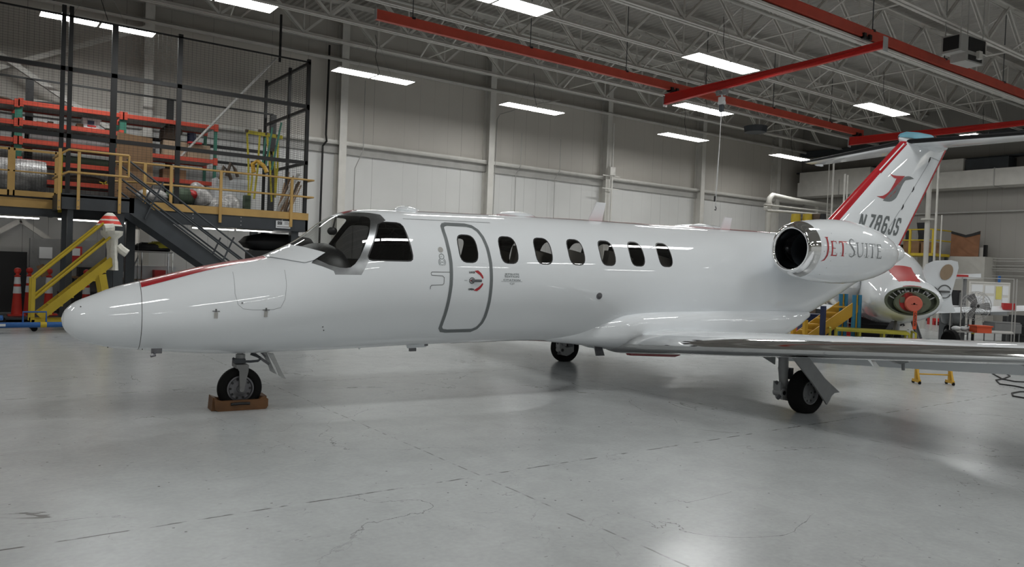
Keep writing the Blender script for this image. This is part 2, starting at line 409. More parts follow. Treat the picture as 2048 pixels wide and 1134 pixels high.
# X bracing behind the mezzanine
def brace(p, q, lab):
    b = MB(); b.bar(p, q, .13, .13); tag(b.build('wall_brace', 'white_steel', smooth=0), lab, 'steel brace', 'diagonal braces on the wall behind the mezzanine')
y = Y1-.5
brace((4.4, y, 8.2), (-1.5, y, 5.2), 'upper white diagonal wall brace rising to the right behind the long lamp')
brace((-1.5, y-.14, 8.2), (4.4, y-.14, 4.6), 'white diagonal wall brace falling right behind the wire cage')
brace((1.45, y, 2.45), (-1.5, y, .4), 'white diagonal brace under the mezzanine running down to the left')
brace((1.45, y, 2.45), (4.4, y, 0.3), 'white diagonal brace under the mezzanine running down to the right')
# ---------------------------------------------------------------- roof joists: > top_chord, bottom_chord, web
ZB, ZT = 8.4, 9.68
ord_ = ['first', 'second', 'third', 'fourth', 'fifth', 'sixth', 'seventh', 'eighth', 'ninth', 'tenth', 'eleventh', 'twelfth']
jy = [22.55, 20.55, 18.4, 16.4, 14.2, 12.1, 9.75, 7.6, 5.4, 3.2]
def joist(y, ph):
    t = thing('roof_joist', '', 'roof joist', (0, y, ZB))
    b = MB()
    for s in (-1, 1): b.b2((X0, s*.06-.045, 1.22), (X1, s*.06+.045, 1.24)); b.b2((X0, s*.035-.006, 1.13), (X1, s*.035+.006, 1.235))
    b.build('top_chord', 'white_steel', t, smooth=0)
    b = MB()
    for s in (-1, 1): b.b2((X0, s*.065-.045, 0), (X1, s*.065+.045, .014)); b.b2((X0, s*.03-.006, 0), (X1, s*.03+.006, .10))
    b.build('bottom_chord', 'white_steel', t, smooth=0)
    b = MB(); x = X0+ph; k = 0; p = 1.22
    while x < X1-2*p:
        for s in (-1, 1):
            b.bar((x, s*.045, .05), (x+p, s*.045, 1.2), .03, .07); b.bar((x+p, s*.045, 1.2), (x+2*p, s*.045, .05), .03, .07)
        b.bar((x, 0, .05), (x, 0, 1.2), .04)
        x += 2*p
    b.build('web', 'white_steel', t, smooth=0)
    return t
j0 = None
for i, y in enumerate(jy):
    j = joist(y, .4) if j0 is None else dup(j0, (0, y, ZB))
    j0 = j0 or j
    j['label'] = 'white open-web roof joist, %s out from the long wall' % ord_[i]; j['group'] = 'roof joists'
# cross bridging between the joists (X braces running across the joists)
for i, x in enumerate((6.2, 12.3, 18.4, 24.5, 30.6)):
    b = MB()
    for k in range(len(jy)-1):
        a, c = jy[k], jy[k+1]
        b.tube((x, a, ZB+.03), (x, c, ZT-.05), .028, n=6); b.tube((x+.05, a, ZT-.05), (x+.05, c, ZB+.03), .028, n=6)
    b.tube((x+.3, jy[0], ZB+.1), (x+.3, jy[-1], ZB+.1), .025, n=6)
    tag(b.build('bridging', 'white_steel'), 'white crossed bridging rods between roof joists, %s line from the left' % ord_[i], 'roof bridging', 'bridging between the roof joists')
# sprinkler mains
for i, (y, z) in enumerate(((23.6, 8.75), (19.2, 8.85), (13.1, 8.8))):
    b = MB(); b.tube((X0, y, z), (X1-.1, y, z), .05)
    for k in range(8): x = 2+k*4.4; b.tube((x, y, z), (x, y, ZD), .008, n=5); b.tube((x+1, y, z), (x+1, y, z-.09), .02, n=6)
    tag(b.build('sprinkler_pipe', 'pipe_white'), ['white sprinkler main nearest the long wall', 'white sprinkler main between the wall and the red runway', 'white sprinkler main near the middle of the roof'][i], 'pipe', 'roof sprinkler pipes')
# ---------------------------------------------------------------- fluorescent high-bay lamps
def lamp():
    t = thing('hanging_lamp', '', 'ceiling lamp', (0, 0, 7.2))
    for s in (-1, 1):
        f = MB(); x0, x1 = (s*.02, s*1.24); lo, hi = min(x0, x1), max(x0, x1)
        f.b2((lo, -.29, .03), (hi, .29, .05)); f.b2((lo, -.29, -.0), (hi, -.285, .04)); f.b2((lo, .285, -.0), (hi, .29, .04)); f.b2((lo, -.29, .0), (lo+.01, .29, .04)); f.b2((hi-.01, -.29, 0), (hi, .29, .04)); f.b2((lo+.3, -.08, .05), (hi-.3, .08, .10))
        fo = f.build('housing', 'white_steel', t, smooth=0)
        d = MB(); pr = []
        for k in range(6): yy = -.235+k*.094; pr += [(yy-.047, .02), (yy-.024, .002), (yy+.024, .002), (yy+.047, .02)]
        d.add([(xx, yy, zz) for xx in (lo+.015, hi-.015) for yy, zz in pr], [(i, i+1, 25+i, 24+i) for i in range(23)])
        d.build('lamp_tubes', 'lamp', fo, smooth=0)
    b = MB(); b.tube((-.6, 0, .05), (0, 0, 1.25), .006, n=5); b.tube((.6, 0, .05), (0, 0, 1.25), .006, n=5); b.tube((0, 0, 1.24), (0, 0, 2.645), .005, n=5); b.path([(0, 0, 1.25), (.1, .05, .9), (.02, 0, .6), (.12, 0, .3), (.2, 0, .07)], .008, n=5, mi=1)
    b.build('hanger', ['conduit', 'cable'], t)
    return t
lamps = [((2.78, 21.25), 'fluorescent lamp over the wire cage, leftmost of the far row'), ((10.05, 21.2), 'fluorescent lamp above the cockpit, second of the far row'),
 ((16.2, 21.45), 'fluorescent lamp above the cabin windows, third of the far row'), ((23.9, 21.4), 'fluorescent lamp beyond the hoist cable, fourth of the far row'), ((31.1, 21.35), 'fluorescent lamp near the far corner, last of the far row'),
 ((4.45, 17.2), 'fluorescent lamp cut off by the top edge, left of centre'), ((20.3, 17.35), 'short lamp seen under the red crane bridge'),
 ((9.05, 13.3), 'fluorescent lamp cut off by the top edge near the middle'), ((16.2, 13.3), 'bright fluorescent lamp partly hidden by the red crane bridge'), ((24.2, 13.3), 'fluorescent lamp left of the tail fin under the roof joists'), ((31.4, 13.3), 'fluorescent lamp seen over the right tailplane')]
LP0 = lamp()
first = True
for (x, y), lab in lamps:
    o = LP0 if first else dup(LP0); first = False
    o.location = (x, y, 7.2); o['label'] = lab; o['group'] = 'hanging fluorescent lamps'
for x in (-9., -2.2, 5.0, 12.6, 20.0, 27.6, 34.):  # unseen lamp rows, added only to light the room
    for y in (5.2, -3.4, -10.5):
        o = dup(LP0); o.location = (x+(.9 if y < 0 else 0), y, 7.2); o['label'] = 'fluorescent lamp added outside the view to light the room'; o['group'] = 'lamps outside the view'
for x, y in ((-5.4, 21.2), (-6., 13.3)):
    o = dup(LP0); o.location = (x, y, 7.2); o['label'] = 'fluorescent lamp added outside the view to light the room'; o['group'] = 'lamps outside the view'
# ---------------------------------------------------------------- bridge crane: runways, bridges, hoist
def runway(y, x0, lab, rail=True, X1=X1):
    t = thing('crane_runway', lab, 'crane runway', (0, y, 7.5), group='crane runways')
    b = MB(); b.b2((x0, -.05, .04), (X1-.2, .05, .23)); b.b2((x0, -.06, 0), (X1-.2, .06, .05)); b.b2((x0, -.06, .22), (X1-.2, .06, .24))
    b.build('beam', 'crane_red', t, smooth=0)
    b = MB(); b.b2((x0-.012, -.065, -.005), (x0, .065, .245)); b.build('end_cap', 'gray_light', t, smooth=0)
    x = x0+1.0
    while x < X1: b = MB(); b.tube((x, 0, .2), (x, 0, 2.3), .012, n=6); b.box((x, 0, .24), (.1, .12, .06)); b.build('hanger_rod', 'steel_dark', t); x += 3.66
    if rail:
        b = MB(); b.b2((x0, .07, -.09), (X1-.2, .11, -.02)); b.b2((x0, -.02, -.09), (X1-.2, .02, -.03)); b.b2((x0, -.02, -.04), (X1-.2, .11, -.03)); b.build('conductor_rail', 'white_steel', t, smooth=0)
runway(17.1, 8.1, 'long red crane runway starting over the cockpit', False, 29.9)
runway(10.22, 6.0, 'red crane runway with white conductor rail at the upper right')
def bridge(A, B, lab):
    t = thing('crane_bridge', lab, 'crane bridge', A, group='crane bridges'); d = Vector(B)-Vector(A); u = d.normalized()
    b = MB(); b.bar((0, 0, 0), d, .10, .17); b.bar((0, 0, .15), d, .05, .12); b.bar((0, 0, .22), d, .12, .02); b.bar((0, 0, -.085), d, .15, .025); b.build('beam', 'crane_bright', t, smooth=0)
    for e_ in (u*-.01, d+u*.01): b = MB(); b.box(e_, (.19, .02, .34)); b.build('end_cap', 'gray_light', t, smooth=0)
    for yy in (17.1, 10.22):
        k = (yy-A[1])/(B[1]-A[1])
        if not 0 < k < 1: continue
        p = d*k; b = MB(); b.box(p+Vector((0, 0, .27)), (.34, .16, .08)); b.box(p+Vector((-.12, 0, .3)), (.1, .22, .12)); b.box(p+Vector((.12, 0, .3)), (.1, .22, .12)); b.build('end_truck', 'black', t, smooth=0)
    return t
bridge((18.55, 17.45, 7.22), (17.55, 9.65, 7.22), 'bright red crane bridge crossing in front of the lamp')
bridge((29.3, 17.4, 7.22), (29.35, 8.3, 7.22), 'red crane bridge passing behind the top of the tail fin')
h = thing('hoist', 'small electric hoist hanging from the red crane bridge on its trolley', 'hoist', (18.22, 14.9, 7.1))
b = MB(); b.box((0, -.12, -.04), (.14, .12, .10)); b.box((0, .12, -.04), (.14, .12, .10)); b.box((0, 0, -.1), (.05, .4, .04)); b.build('trolley', 'gray_mid', h)
b = MB(); b.tube((0, 0, -.12), (0, 0, -.2), .03); b.box((0, 0, -.30), (.13, .16, .22)); b.tube((0, -.11, -.36), (0, .11, -.36), .06); b.box((0, 0, -.52), (.09, .11, .2), 1); b.build('hoist_body', ['gray_light', 'steel_dark'], h)
b = MB(); b.path([(0, 0, -.6), (.0, .01, -1.6), (-.03, .02, -2.9), (-.06, .02, -3.4)], .011, n=6); b.path([(.05, .02, -.6), (.02, .05, -1.9), (-.04, .06, -3.1)], .007, n=5); b.build('lift_chain', 'gray_light', h)
b = MB(); b.box((-.045, .06, -3.18), (.05, .04, .16)); b.path([(-.06, .02, -3.4), (-.02, .02, -3.46), (-.04, .02, -3.52), (-.09, .02, -3.5)], .014, n=6); b.build('pendant', 'black', h)
# ---------------------------------------------------------------- unit heater and roof fan
u = thing('unit_heater', 'grey and black unit heater hung from the roof at the upper right', 'heater', (21.0, 9.45, 7.52), -.1)
b = MB(); b.box((0, 0, .26), (1.12, .5, .44)); b.box((.08, -.05, -.06), (.8, .4, .22)); b.build('casing', 'conduit', u, smooth=0)
b = MB(); b.box((.14, -.255, .27), (.74, .02, .34)); b.box((-.57, 0, .27), (.02, .4, .34)); b.box((.08, -.26, -.07), (.6, .02, .13)); b.build('louver', 'black', u, smooth=0)
b = MB(); b.box((.18, -.30, .02), (.15, .1, .2)); b.path([(.24, -.29, .08), (.5, -.29, .08), (.52, -.27, .4)], .018); b.build('gas_valve', 'white_steel', u)
for x in (-.5, .5):
    for y in (-.2, .2): b = MB(); b.tube((x, y, .48), (x, y, 2.28), .01, n=5); b.build('hanger_rod', 'conduit', u)
u = thing('exhaust_fan', 'dark round exhaust fan hung between joists near the far corner', 'fan', (28.0, 21.0, 8.0))
b = MB(); b.lathe([(0, .45), (.25, .5), (.3, .3)], (0, 0, -.1), (0, 0, 1), cap=True); b.build('housing', 'steel_dark', u)
b = MB(); b.tube((0, 0, .2), (0, 0, 1.79), .02); b.build('hanger_rod', 'conduit', u)
# conduits on the long wall
def conduit(name, pts, r, m, lab, cat='conduit'):
    b = MB(); b.path(pts, r, n=6); return tag(b.build(name, m), lab, cat)
conduit('cable', [(9.95, 24.8, 0), (9.95, 24.75, 5.5), (10.0, 24.55, 5.65), (10.05, 24.75, 5.9), (10.1, 24.8, 8.9)], .035, 'cable', 'thick black cable running up the wall left of the first open column', 'cable')
conduit('conduit', [(16.5, 24.75, 0), (16.95, 24.75, 3.), (17.0, 24.75, 7.4), (17.1, 24.7, 7.6), (17.5, 23.4, 7.8), (17.4, 21.4, 7.7)], .018, 'conduit', 'thin conduit on the column below the third far lamp')
conduit('conduit', [(11.2, 24.9, 0), (11.2, 24.9, 4.9), (11.35, 24.6, 5.5), (11.35, 24.6, 7.9)], .014, 'conduit', 'thin conduit beside the column behind the cockpit')
conduit('conduit', [(18.1, 24.9, 0), (18.1, 24.9, 5.4), (18.1, 24.6, 5.7), (18.1, 24.6, 7.)], .014, 'conduit', 'thin pale conduit on the wall right of the second column')
conduit('conduit', [(20.1, 24.9, 0), (20.1, 24.9, 5.4), (20.1, 24.6, 5.7), (20.1, 24.6, 7.)], .014, 'conduit', 'thin pale conduit on the wall left of the third column')
b = MB(); b.box((22.8, 24.4, 5.95), (.3, .2, .35)); b.bar((22.3, 24.4, 5.75), (23.3, 24.4, 5.75), .04); b.bar((22.3, 24.4, 5.2), (23.3, 24.4, 5.2), .04); b.tube((22.85, 24.4, 0), (22.85, 24.4, 8.), .04)
tag(b.build('junction_box', 'white_steel'), 'pale junction box with cross arms on the column above the antenna', 'electrical box')
# ---------------------------------------------------------------- far corner: pipes, ducts and end wall
t = thing('drain_pipe', 'fat white pipe with elbow coming off the far corner column', 'pipe', (30.4, 21.9, 0))
b = MB(); b.path([(.0, 0, 0), (0, 0, 5.1), (.06, 0, 5.3), (.25, 0, 5.45), (2.2, .2, 5.4), (6.9, .3, 5.35)], .13, n=12); b.lathe([(0, .16), (.14, .16)], (0, 0, 4.95), (0, 0, 1), cap=True); b.path([(4.3, .3, 5.35), (4.3, .3, 4.9), (4.3, .3, 3.2)], .09); b.build('pipe', 'pipe_white', t)
b = MB(); b.path([(29.3, 21.2, 4.62), (31., 21.2, 4.68), (36., 21.2, 4.78)], .06); b.path([(29.3, 21.35, 4.9), (36., 21.35, 4.95)], .035); b.bar((29.2, 21.2, 4.7), (29.5, 21.4, 4.78), .14); b.tube((34.2, 21.25, 4.75), (34.2, 21.25, 0), .05)
tag(b.build('boom_rail', 'pipe_white'), 'long pale horizontal rail beside the fat elbow pipe', 'rail')
for i, (px, y0, y1, dp, r) in enumerate(((1668, 318, 415, 30, .035), (1690, 348, 415, 29, .035), (1695.5, 350, 420, 29.2, .028), (1659, 318, 450, 31, .014), (1879, 300, 515, 27, .036), (1872, 425, 515, 27.3, .028), (1884, 430, 515, 26.5, .022), (1862, 300, 440, 28, .085))):
    p = at(px, y0, dp); q = at(px-(y1-y0)*.037, y1, dp); b = MB(); b.tube((p.x, p.y, p.z), (p.x, p.y, 0), r, n=10)
    if i == 7: b.tube((p.x, p.y, q.z-.1), (p.x, p.y, q.z-1.0), .09); b.lathe([(0, .22), (.06, .22)], (p.x, p.y, q.z), (0, 0, 1), cap=True)
    tag(b.build('vertical_pipe', 'pipe_white'), ['thin white vertical pipe left of the fin, tallest of three', 'white vertical pipe close to the red fin edge', 'thinner white pipe just right of the pipe at the fin edge', 'very thin drop conduit left of the fin', 'tall white pipe right of the tail fin', 'short white pipe between two taller ones right of the fin', 'rightmost thin white pipe of the three right of the fin', 'fat white duct pipe just behind the fin trailing edge'][i], 'pipe', 'vertical pipes by the end wall')
t = thing('air_duct', 'long white boxed air duct running along the end wall', 'duct', (0, 0, 0))
b = MB(); b.b2((36.3, 24.4, 5.98), (37.4, -4, 6.72)); b.build('main_duct', 'white_steel', t, smooth=0)
b = MB(); b.b2((36.3, 24.3, 6.72), (37.4, 20.4, 7.25)); b.build('raised_section', 'white_steel', t, smooth=0)
b = MB(); b.b2((36.5, 18.6, 6.72), (37.4, 16.2, 7.3)); b.build('raised_section', 'white_steel', t, smooth=0)
b = MB(); b.b2((36.6, 16.15, 6.72), (37.4, 14.4, 7.25)); b.build('dark_intake', 'steel_dark', t, smooth=0)
for y in (22., 19., 14.8, 12., 9.): b = MB(); b.b2((36.27, y, 5.95), (37.4, y+.04, 6.75)); b.build('flange', 'conduit', t, smooth=0)
b = MB(); b.b2((37.3, -4, 4.92), (37.5, 24.9, 4.98)); struct(b, 'trim_11', 'conduit', 'thin horizontal ledge on the end wall', smooth=0)
b = MB(); b.b2((37.2, -4, 8.2), (37.5, 24.9, 8.5)); struct(b, 'trim_12', 'steel_dark', 'dark beam high on the end wall', smooth=0)
b = MB(); b.b2((36.9, -4, 7.3), (37.5, 24.9, 7.36)); struct(b, 'trim_13', 'steel_dark', 'dark shelf edge above the duct on the end wall', smooth=0)
# ================================================================ MEZZANINE
MY = 20.6; MX = 7.92; DZ = 2.9
t = thing('mezzanine', 'dark steel storage mezzanine with plank deck along the long wall', 'mezzanine', (0, 0, 0))
b = MB(); b.b2((-8, MY+.06, 2.82), (MX, 24.4, DZ)); b.build('deck', 'steel_dark', t, smooth=0)
b = MB(); b.b2((-8, MY, 2.44), (MX, MY+.07, 2.80)); b.b2((-8, MY-.03, 2.44), (MX, MY+.07, 2.46)); b.b2((MX-.07, MY, 2.44), (MX, 24.4, 2.80)); b.build('edge_beam', 'steel_dark', t, smooth=0)
for x in (3.6, 4.9, 6.1, 7.2): 
    b = MB()
    for z in (2.52, 2.62, 2.72): b.tube((x, MY-.012, z), (x, MY+.0, z), .014, n=6)
    b.build('bolt_row', 'gray_light', t)
b = MB()
for k in range(12): x = -7+k*1.3; b.b2((x-.04, MY+.1, 2.55), (x+.04, 24.4, 2.8))
b.build('deck_joists', 'steel_dark', t, smooth=0)
for x, y in ((-2, MY+.2), (3.5, MY+.2), (7.6, MY+.2), (-2, 24.3), (3.9, 24.2), (7.6, 24.3)):
    b = MB(); b.b2((x-.1, y-.1, 0), (x+.1, y+.1, 2.5)); b.b2((x-.16, y-.16, 0), (x+.16, y+.16, .02)); b.build('post', 'steel_dark', t, smooth=0)
b = MB(); b.b2((3.9, MY-.03, 2.76), (MX+.0, MY+.0, 2.95)); b.b2((-8, MY-.03, 2.62), (1.95, MY, 2.83)); b.build('toe_board', 'yellow_tan', t, smooth=0)
s = MB(); s.b2((7.02, MY-.035, 2.50), (7.42, MY-.03, 2.70)); sg = s.build('sign_plate', 'paper', t, smooth=0)
vs, fs = text_mesh('SSI', .11, bold=.006); decal('sign_letters', vs, fs, lambda a, c: (7.06+a, MY-.037, 2.60+c), 'black', sg, step=1)
vs, fs = merge([([(0, 0), (.13, 0), (.13, .012), (0, .012)], [(0, 1, 2, 3)]), ([(0, .03), (.13, .03), (.13, .045), (0, .045)], [(0, 1, 2, 3)]), ([(0, .06), (.1, .06), (.1, .07), (0, .07)], [(0, 1, 2, 3)]), ([(-.2, -.08), (.13, -.08), (.13, -.06), (-.2, -.06)], [(0, 1, 2, 3)])])
decal('sign_lines', vs, fs, lambda a, c: (7.25+a, MY-.037, 2.61+c), 'gray_mid', sg, step=1)
# yellow guard rail along the deck edge
t = thing('guard_rail', 'tan yellow guard rail along the mezzanine edge right of the stairs', 'railing', (0, 0, 0))
for z in (3.87, 3.4):
    b = MB(); b.path([(3.1, MY+.3, z), (3.5, MY-.05, z), (5.6, MY-.05, z), (MX+.12, MY-.05, z)], .025, n=8); b.path([(MX+.12, MY-.05, z), (MX+.12, MY+.5, z)], .022); b.build('rail', 'yellow_tan', t)
for x in (3.75, 4.35, 5.55, 7.42):
    b = MB(); b.b2((x-.035, MY-.08, 2.55 if x > 5 else 2.9), (x+.035, MY-.03, 3.89)); b.build('rail_post', 'yellow_tan', t, smooth=0)
# swing gates with wire infill
for x0, x1, lab in ((-.25, .98, 'yellow framed mesh gate cut off by the left edge'), (1.05, 1.88, 'yellow framed mesh gate on the mezzanine, whole one beside the landing')):
    t = thing('mezzanine_gate', lab, 'gate', (0, MY-.08, 0), group='mezzanine gates')
    b = MB()
    for z, h in ((3.9, .05), (3.42, .03), (2.93, .12)): b.b2((x0, -.02, z-h/2), (x1, .02, z+h/2))
    for x in (x0, x1): b.b2((x-.035, -.02, 2.87), (x+.035, .02, 3.93))
    b.build('frame', 'yellow_tan', t, smooth=0)
    b = MB(); n = int((x1-x0)/.06)
    for k in range(1, n): b.bar((x0+k*.06, 0, 2.98), (x0+k*.06, 0, 3.88), .004)
    for k in range(1, 16): b.bar((x0, 0, 2.98+k*.06), (x1, 0, 2.98+k*.06), .004)
    b.build('wire_infill', 'mesh_wire', t, smooth=0)
b = MB(); b.b2((1.93, MY-.1, 2.55), (2.0, MY-.02, 3.93)); tag(b.build('gate_post', 'yellow'), 'bright yellow gate post beside the stair landing', 'post')
# ---------------------------------------------------------------- stair: landing, stringers, treads, rails
SY0, SY1 = 19.2, 20.3
t = thing('steel_stair', 'dark steel stair going down to the right from the mezzanine landing', 'staircase', (0, 0, 0))
b = MB(); b.b2((1.82, SY0, 2.58), (3.3, SY0+.05, 2.92)); b.b2((1.82, SY0, 2.58), (1.87, MY-.03, 2.92)); b.b2((1.82, SY0, 2.84), (3.3, MY-.03, 2.89)); b.build('landing', 'steel_dark', t, smooth=0)
for sy in (SY0, SY1):
    b = MB(); b.prism([(3.2, 2.92), (3.38, 2.92), (7.3, .12), (7.3, 0), (6.95, 0), (3.2, 2.58)], lambda a, c, q: (a, sy+q, c), 0, .05); b.build('stringer', 'steel_dark', t, smooth=0)
b = MB()
for k in range(14): x = 3.45+k*.268; z = 2.72-k*.195; b.b2((x, SY0+.05, z-.03), (x+.25, SY1, z))
b.build('treads', 'steel_dark', t, smooth=0)
sl = -.728
for sy in (SY0-.04, SY1+.02):
    rl = MB()
    for o_ in (1.02, .72, .40): rl.tube((3.12, sy, 2.64+o_+.12), (7.1, sy, 2.64+o_+.12+sl*3.98), .022, n=8)
    rl.build('hand_rail', 'steel_dark', t)
    for x in (3.47, 5.1, 6.6): rl = MB(); z = 2.72+sl*(x-3.47); rl.bar((x+.05, sy, z-.25), (x+.42, sy, z+.62), .055, .03); rl.build('baluster', 'steel_dark', t, smooth=0)
for x, wd in ((2.05, .055), (3.02, .1)):
    for y in (SY0+.12, SY0+1.2): b = MB(); b.b2((x-wd, y-.05, 0), (x+wd, y+.05, 2.58)); b.build('support_post', 'steel_dark', t, smooth=0)
t = thing('landing_rail', 'tan yellow pipe rail around the stair landing', 'railing', (0, 0, 0))
for z, zz in ((3.86, 3.76), (3.38, 3.3)):
    b = MB(); b.path([(1.8, MY-.3, zz), (1.84, SY0, zz), (1.98, SY0-.05, z), (3.05, SY0-.05, z), (3.16, SY0-.05, z)], .025)
    b.build('rail', 'yellow_tan', t)
b = MB(); b.tube((3.16, SY0-.05, 3.38), (3.16, SY0-.05, 3.86), .025); b.build('rail_end', 'yellow_tan', t)
for x, z0 in ((1.82, 2.55), (2.18, 2.58), (2.99, 2.55)):
    b = MB(); b.b2((x-.03, SY0-.055, z0), (x+.03, SY0-.005, 3.87))
    for z in (z0+.06, z0+.2): b.tube((x, SY0-.07, z), (x, SY0-.05, z), .012, n=6, mi=1)
    b.build('rail_post', ['yellow_tan', 'gray_mid'], t, smooth=0)
# ---------------------------------------------------------------- wire cage
t = thing('wire_cage', 'tall black steel frame cage with wire mesh on the mezzanine', 'cage', (0, 0, 0))
CY = MY+.08
for x, z1, wd in ((-1.5, 7.5, .09), (1.98, 7.35, .09), (2.13, 7.35, .09), (3.05, 7.1, .13), (4.52, 7.2, .11), (7.86, 7.2, .09)):
    b = MB(); b.b2((x-wd/2, CY, DZ), (x+wd/2, CY+.09, z1)); b.build('post', 'black', t, smooth=0)
for y in (22.2, 24.3):
    b = MB(); b.b2((7.82, y-.04, DZ), (7.9, y+.04, 7.25)); b.build('post', 'black', t, smooth=0)
for z in (5.9, 4.35): b = MB(); b.b2((-6, CY, z-.05), (7.9, CY+.05, z+.05)); b.build('cross_rail', 'black', t, smooth=0)
b = MB(); b.b2((-6, CY, 7.10), (7.9, CY+.03, 7.14)); b.build('cross_rail', 'black', t, smooth=0)
for z in (7.1, 5.85, 4.35): b = MB(); b.b2((7.84, CY, z-.04), (7.9, 24.4, z+.04)); b.build('cross_rail', 'black', t, smooth=0)
b = MB()
for k in range(95): x = -1.6+k*.1; b.bar((x, CY+.02, DZ), (x, CY+.02, 7.1), .004)
for k in range(70): z = DZ+k*.06; b.bar((-1.6, CY+.02, z), (7.86, CY+.02, z), .0035)
for k in range(1, 24): y = CY+k*.16; b.bar((7.87, y, DZ), (7.87, y, 7.1), .004)
for k in range(70): z = DZ+k*.06; b.bar((7.87, CY, z), (7.87, 24.4, z), .0035)
b.build('wire_mesh', 'mesh_wire', t, smooth=0)
b = MB(); b.tube((7.2, CY+.5, 7.1), (7.2, CY+.5, 8.4), .035); b.build('hanger_post', 'black', t)
# rear cage wall further back
t = thing('rear_cage_wall', 'lower black cage frame at the back of the mezzanine near the wall', 'cage', (0, 0, 0))
RY = 23.95
for x in (1.55, 5.0, 8.0): b = MB(); b.b2((x-.09, RY, DZ), (x+.09, RY+.09, 6.15)); b.build('post', 'black', t, smooth=0)
for z, h in ((6.15, .05), (4.95, .1), (4.5, .08)): b = MB(); b.b2((-5, RY, z-h/2), (8.0, RY+.05, z+h/2)); b.build('cross_rail', 'black', t, smooth=0)
# pallet racks: > upright, beam, deck
def rack(x0, x1, zs, lab, yy=22.6, dp=1.1, ztop=5.34):
    t = thing('pallet_rack', lab, 'shelving rack', (0, 0, 0), group='pallet racks')
    for x in (x0, x1):
        for y in (yy, yy+dp):
            b = MB(); b.b2((x-.04, y-.035, DZ), (x+.04, y+.035, ztop))
            b.build('upright', 'green_rack', t, smooth=0)
    for z in zs:
        for y in (yy-.03, yy+dp):
            b = MB(); b.b2((x0+.03, y-.03, z-.055), (x1-.03, y+.03, z+.055)); b.box((x0, y-.01, z), (.11, .07, .2)); b.box((x1, y-.01, z), (.11, .07, .2)); b.build('beam', 'orange_rack', t, smooth=0)
        b = MB(); b.b2((x0, yy, z-.02), (x1, yy+dp, z+.0)); b.build('shelf_deck', 'conduit', t, smooth=0)
rack(1.28, 3.52, (5.28, 4.80, 4.35, 3.85, 3.38), 'orange and green pallet rack in the middle of the cage')
rack(-1.0, 1.20, (5.25, 4.78, 4.35), 'orange and green pallet rack cut off by the left edge')
rack(3.6, 5.92, (5.28, 4.33, 3.7), 'orange and green pallet rack at the right, behind the plywood sheet')
# stored things
def item(name, mb, m, lab, cat, group=None, **kw):
    o = mb.build(name, m, **kw); return tag(o, lab, cat, group)
RYF = 22.7
t = thing('storage_tote', 'clear plastic storage tote with red and blue label on the upper shelf', 'plastic box', (2.85, RYF+.2, 4.80))
b = MB(); b.loft([[(-.17, -.15, 0), (.17, -.15, 0), (.17, .15, 0), (-.17, .15, 0)], [(-.2, -.17, .3), (.2, -.17, .3), (.2, .17, .3), (-.2, .17, .3)]]); b.box((0, 0, .31), (.44, .38, .03)); b.build('tub', 'plastic_clear', t, smooth=0)
b = MB(); b.box((-.02, -.185, .22), (.15, .01, .1)); b.build('blue_label', 'darkblue', t, smooth=0)
b = MB(); b.box((0, -.178, .08), (.24, .01, .13)); b.build('paper_label', 'paper', t, smooth=0)
b = MB(); b.box((0, -.19, .13), (.2, .01, .04)); b.build('red_label', 'red', t, smooth=0)
# long pale fairing on the shelf
b = MB(); rg = []
for k in range(13):
    u_ = k/12; r = .16*math.sin(math.pi*min(1, .25+u_*.75))**.6+.02; rg.append([(1.5+u_*1.9, RYF+.35+r*1.2*math.cos(a), 4.55+.0-u_*.03+r*math.sin(a)*.8) for a in [2*math.pi*i/14 for i in range(14)]])
b.loft(rg); item('fairing', b, 'plastic_clear', 'long shiny pale aircraft fairing lying on the third shelf', 'aircraft part')
b = MB(); b.loft([[(2.2+u_*1.1, RYF+.3+.12*math.cos(a), 4.02-u_*.02+.12*math.sin(a)) for a in [2*math.pi*i/12 for i in range(12)]] for u_ in (0, .3, .7, 1)]); item('fabric_roll', b, 'olive', 'dark green rolled cover on the lower rack shelf', 'roll')
b = MB(); b.ball((2.75, RYF+.4, 3.53), (.55, .3, .14)); item('folded_cover', b, 'brown', 'brown folded engine cover on the lowest rack shelf', 'cover')
b = MB(); b.bar((3.05, RYF-.05, 3.5), (3.3, RYF-.05, 3.43), .03); b.bar((3.1, RYF-.05, 3.42), (3.22, RYF-.05, 3.53), .03); item('yellow_streamer', b, 'strap_yellow', 'crossed bright yellow streamer on the lowest rack shelf', 'streamer')
rr = random.Random(3)
for i in range(9):
    x = 1.5+i*.22; h_ = rr.uniform(.06, .16)
    if 2.6 < x < 3.1: continue
    b = MB(); b.box((x, RYF+.25, 4.81+h_/2), (rr.uniform(.12, .2), .3, h_)); item('small_box', b, ['olive', 'card', 'brown', 'conduit'][i % 4], ['small olive box', 'small tan carton', 'small brown box', 'small grey box'][i % 4]+' on the upper shelf, '+ord_[i]+' from the left', 'box', 'small boxes on the upper rack shelf', smooth=0)
for i, (x, z, w_, h_, m_, lab) in enumerate(((.2, 4.83, .7, .35, 'brown', 'dark rumpled bundle on the rack at the left edge'), (.9, 5.3, .5, .12, 'brown', 'flat dark bundle on top of the left rack'))):
    b = MB(); b.ball((x, RYF+.3, z+h_/2), (w_/2, .3, h_/2)); item('bundle', b, m_, lab, 'bundle')
b = MB(); b.ball((1.9, RYF+.35, 5.36), (.5, .25, .08)); item('bundle', b, 'dark', 'dark flat bundle on top of the middle rack', 'bundle')
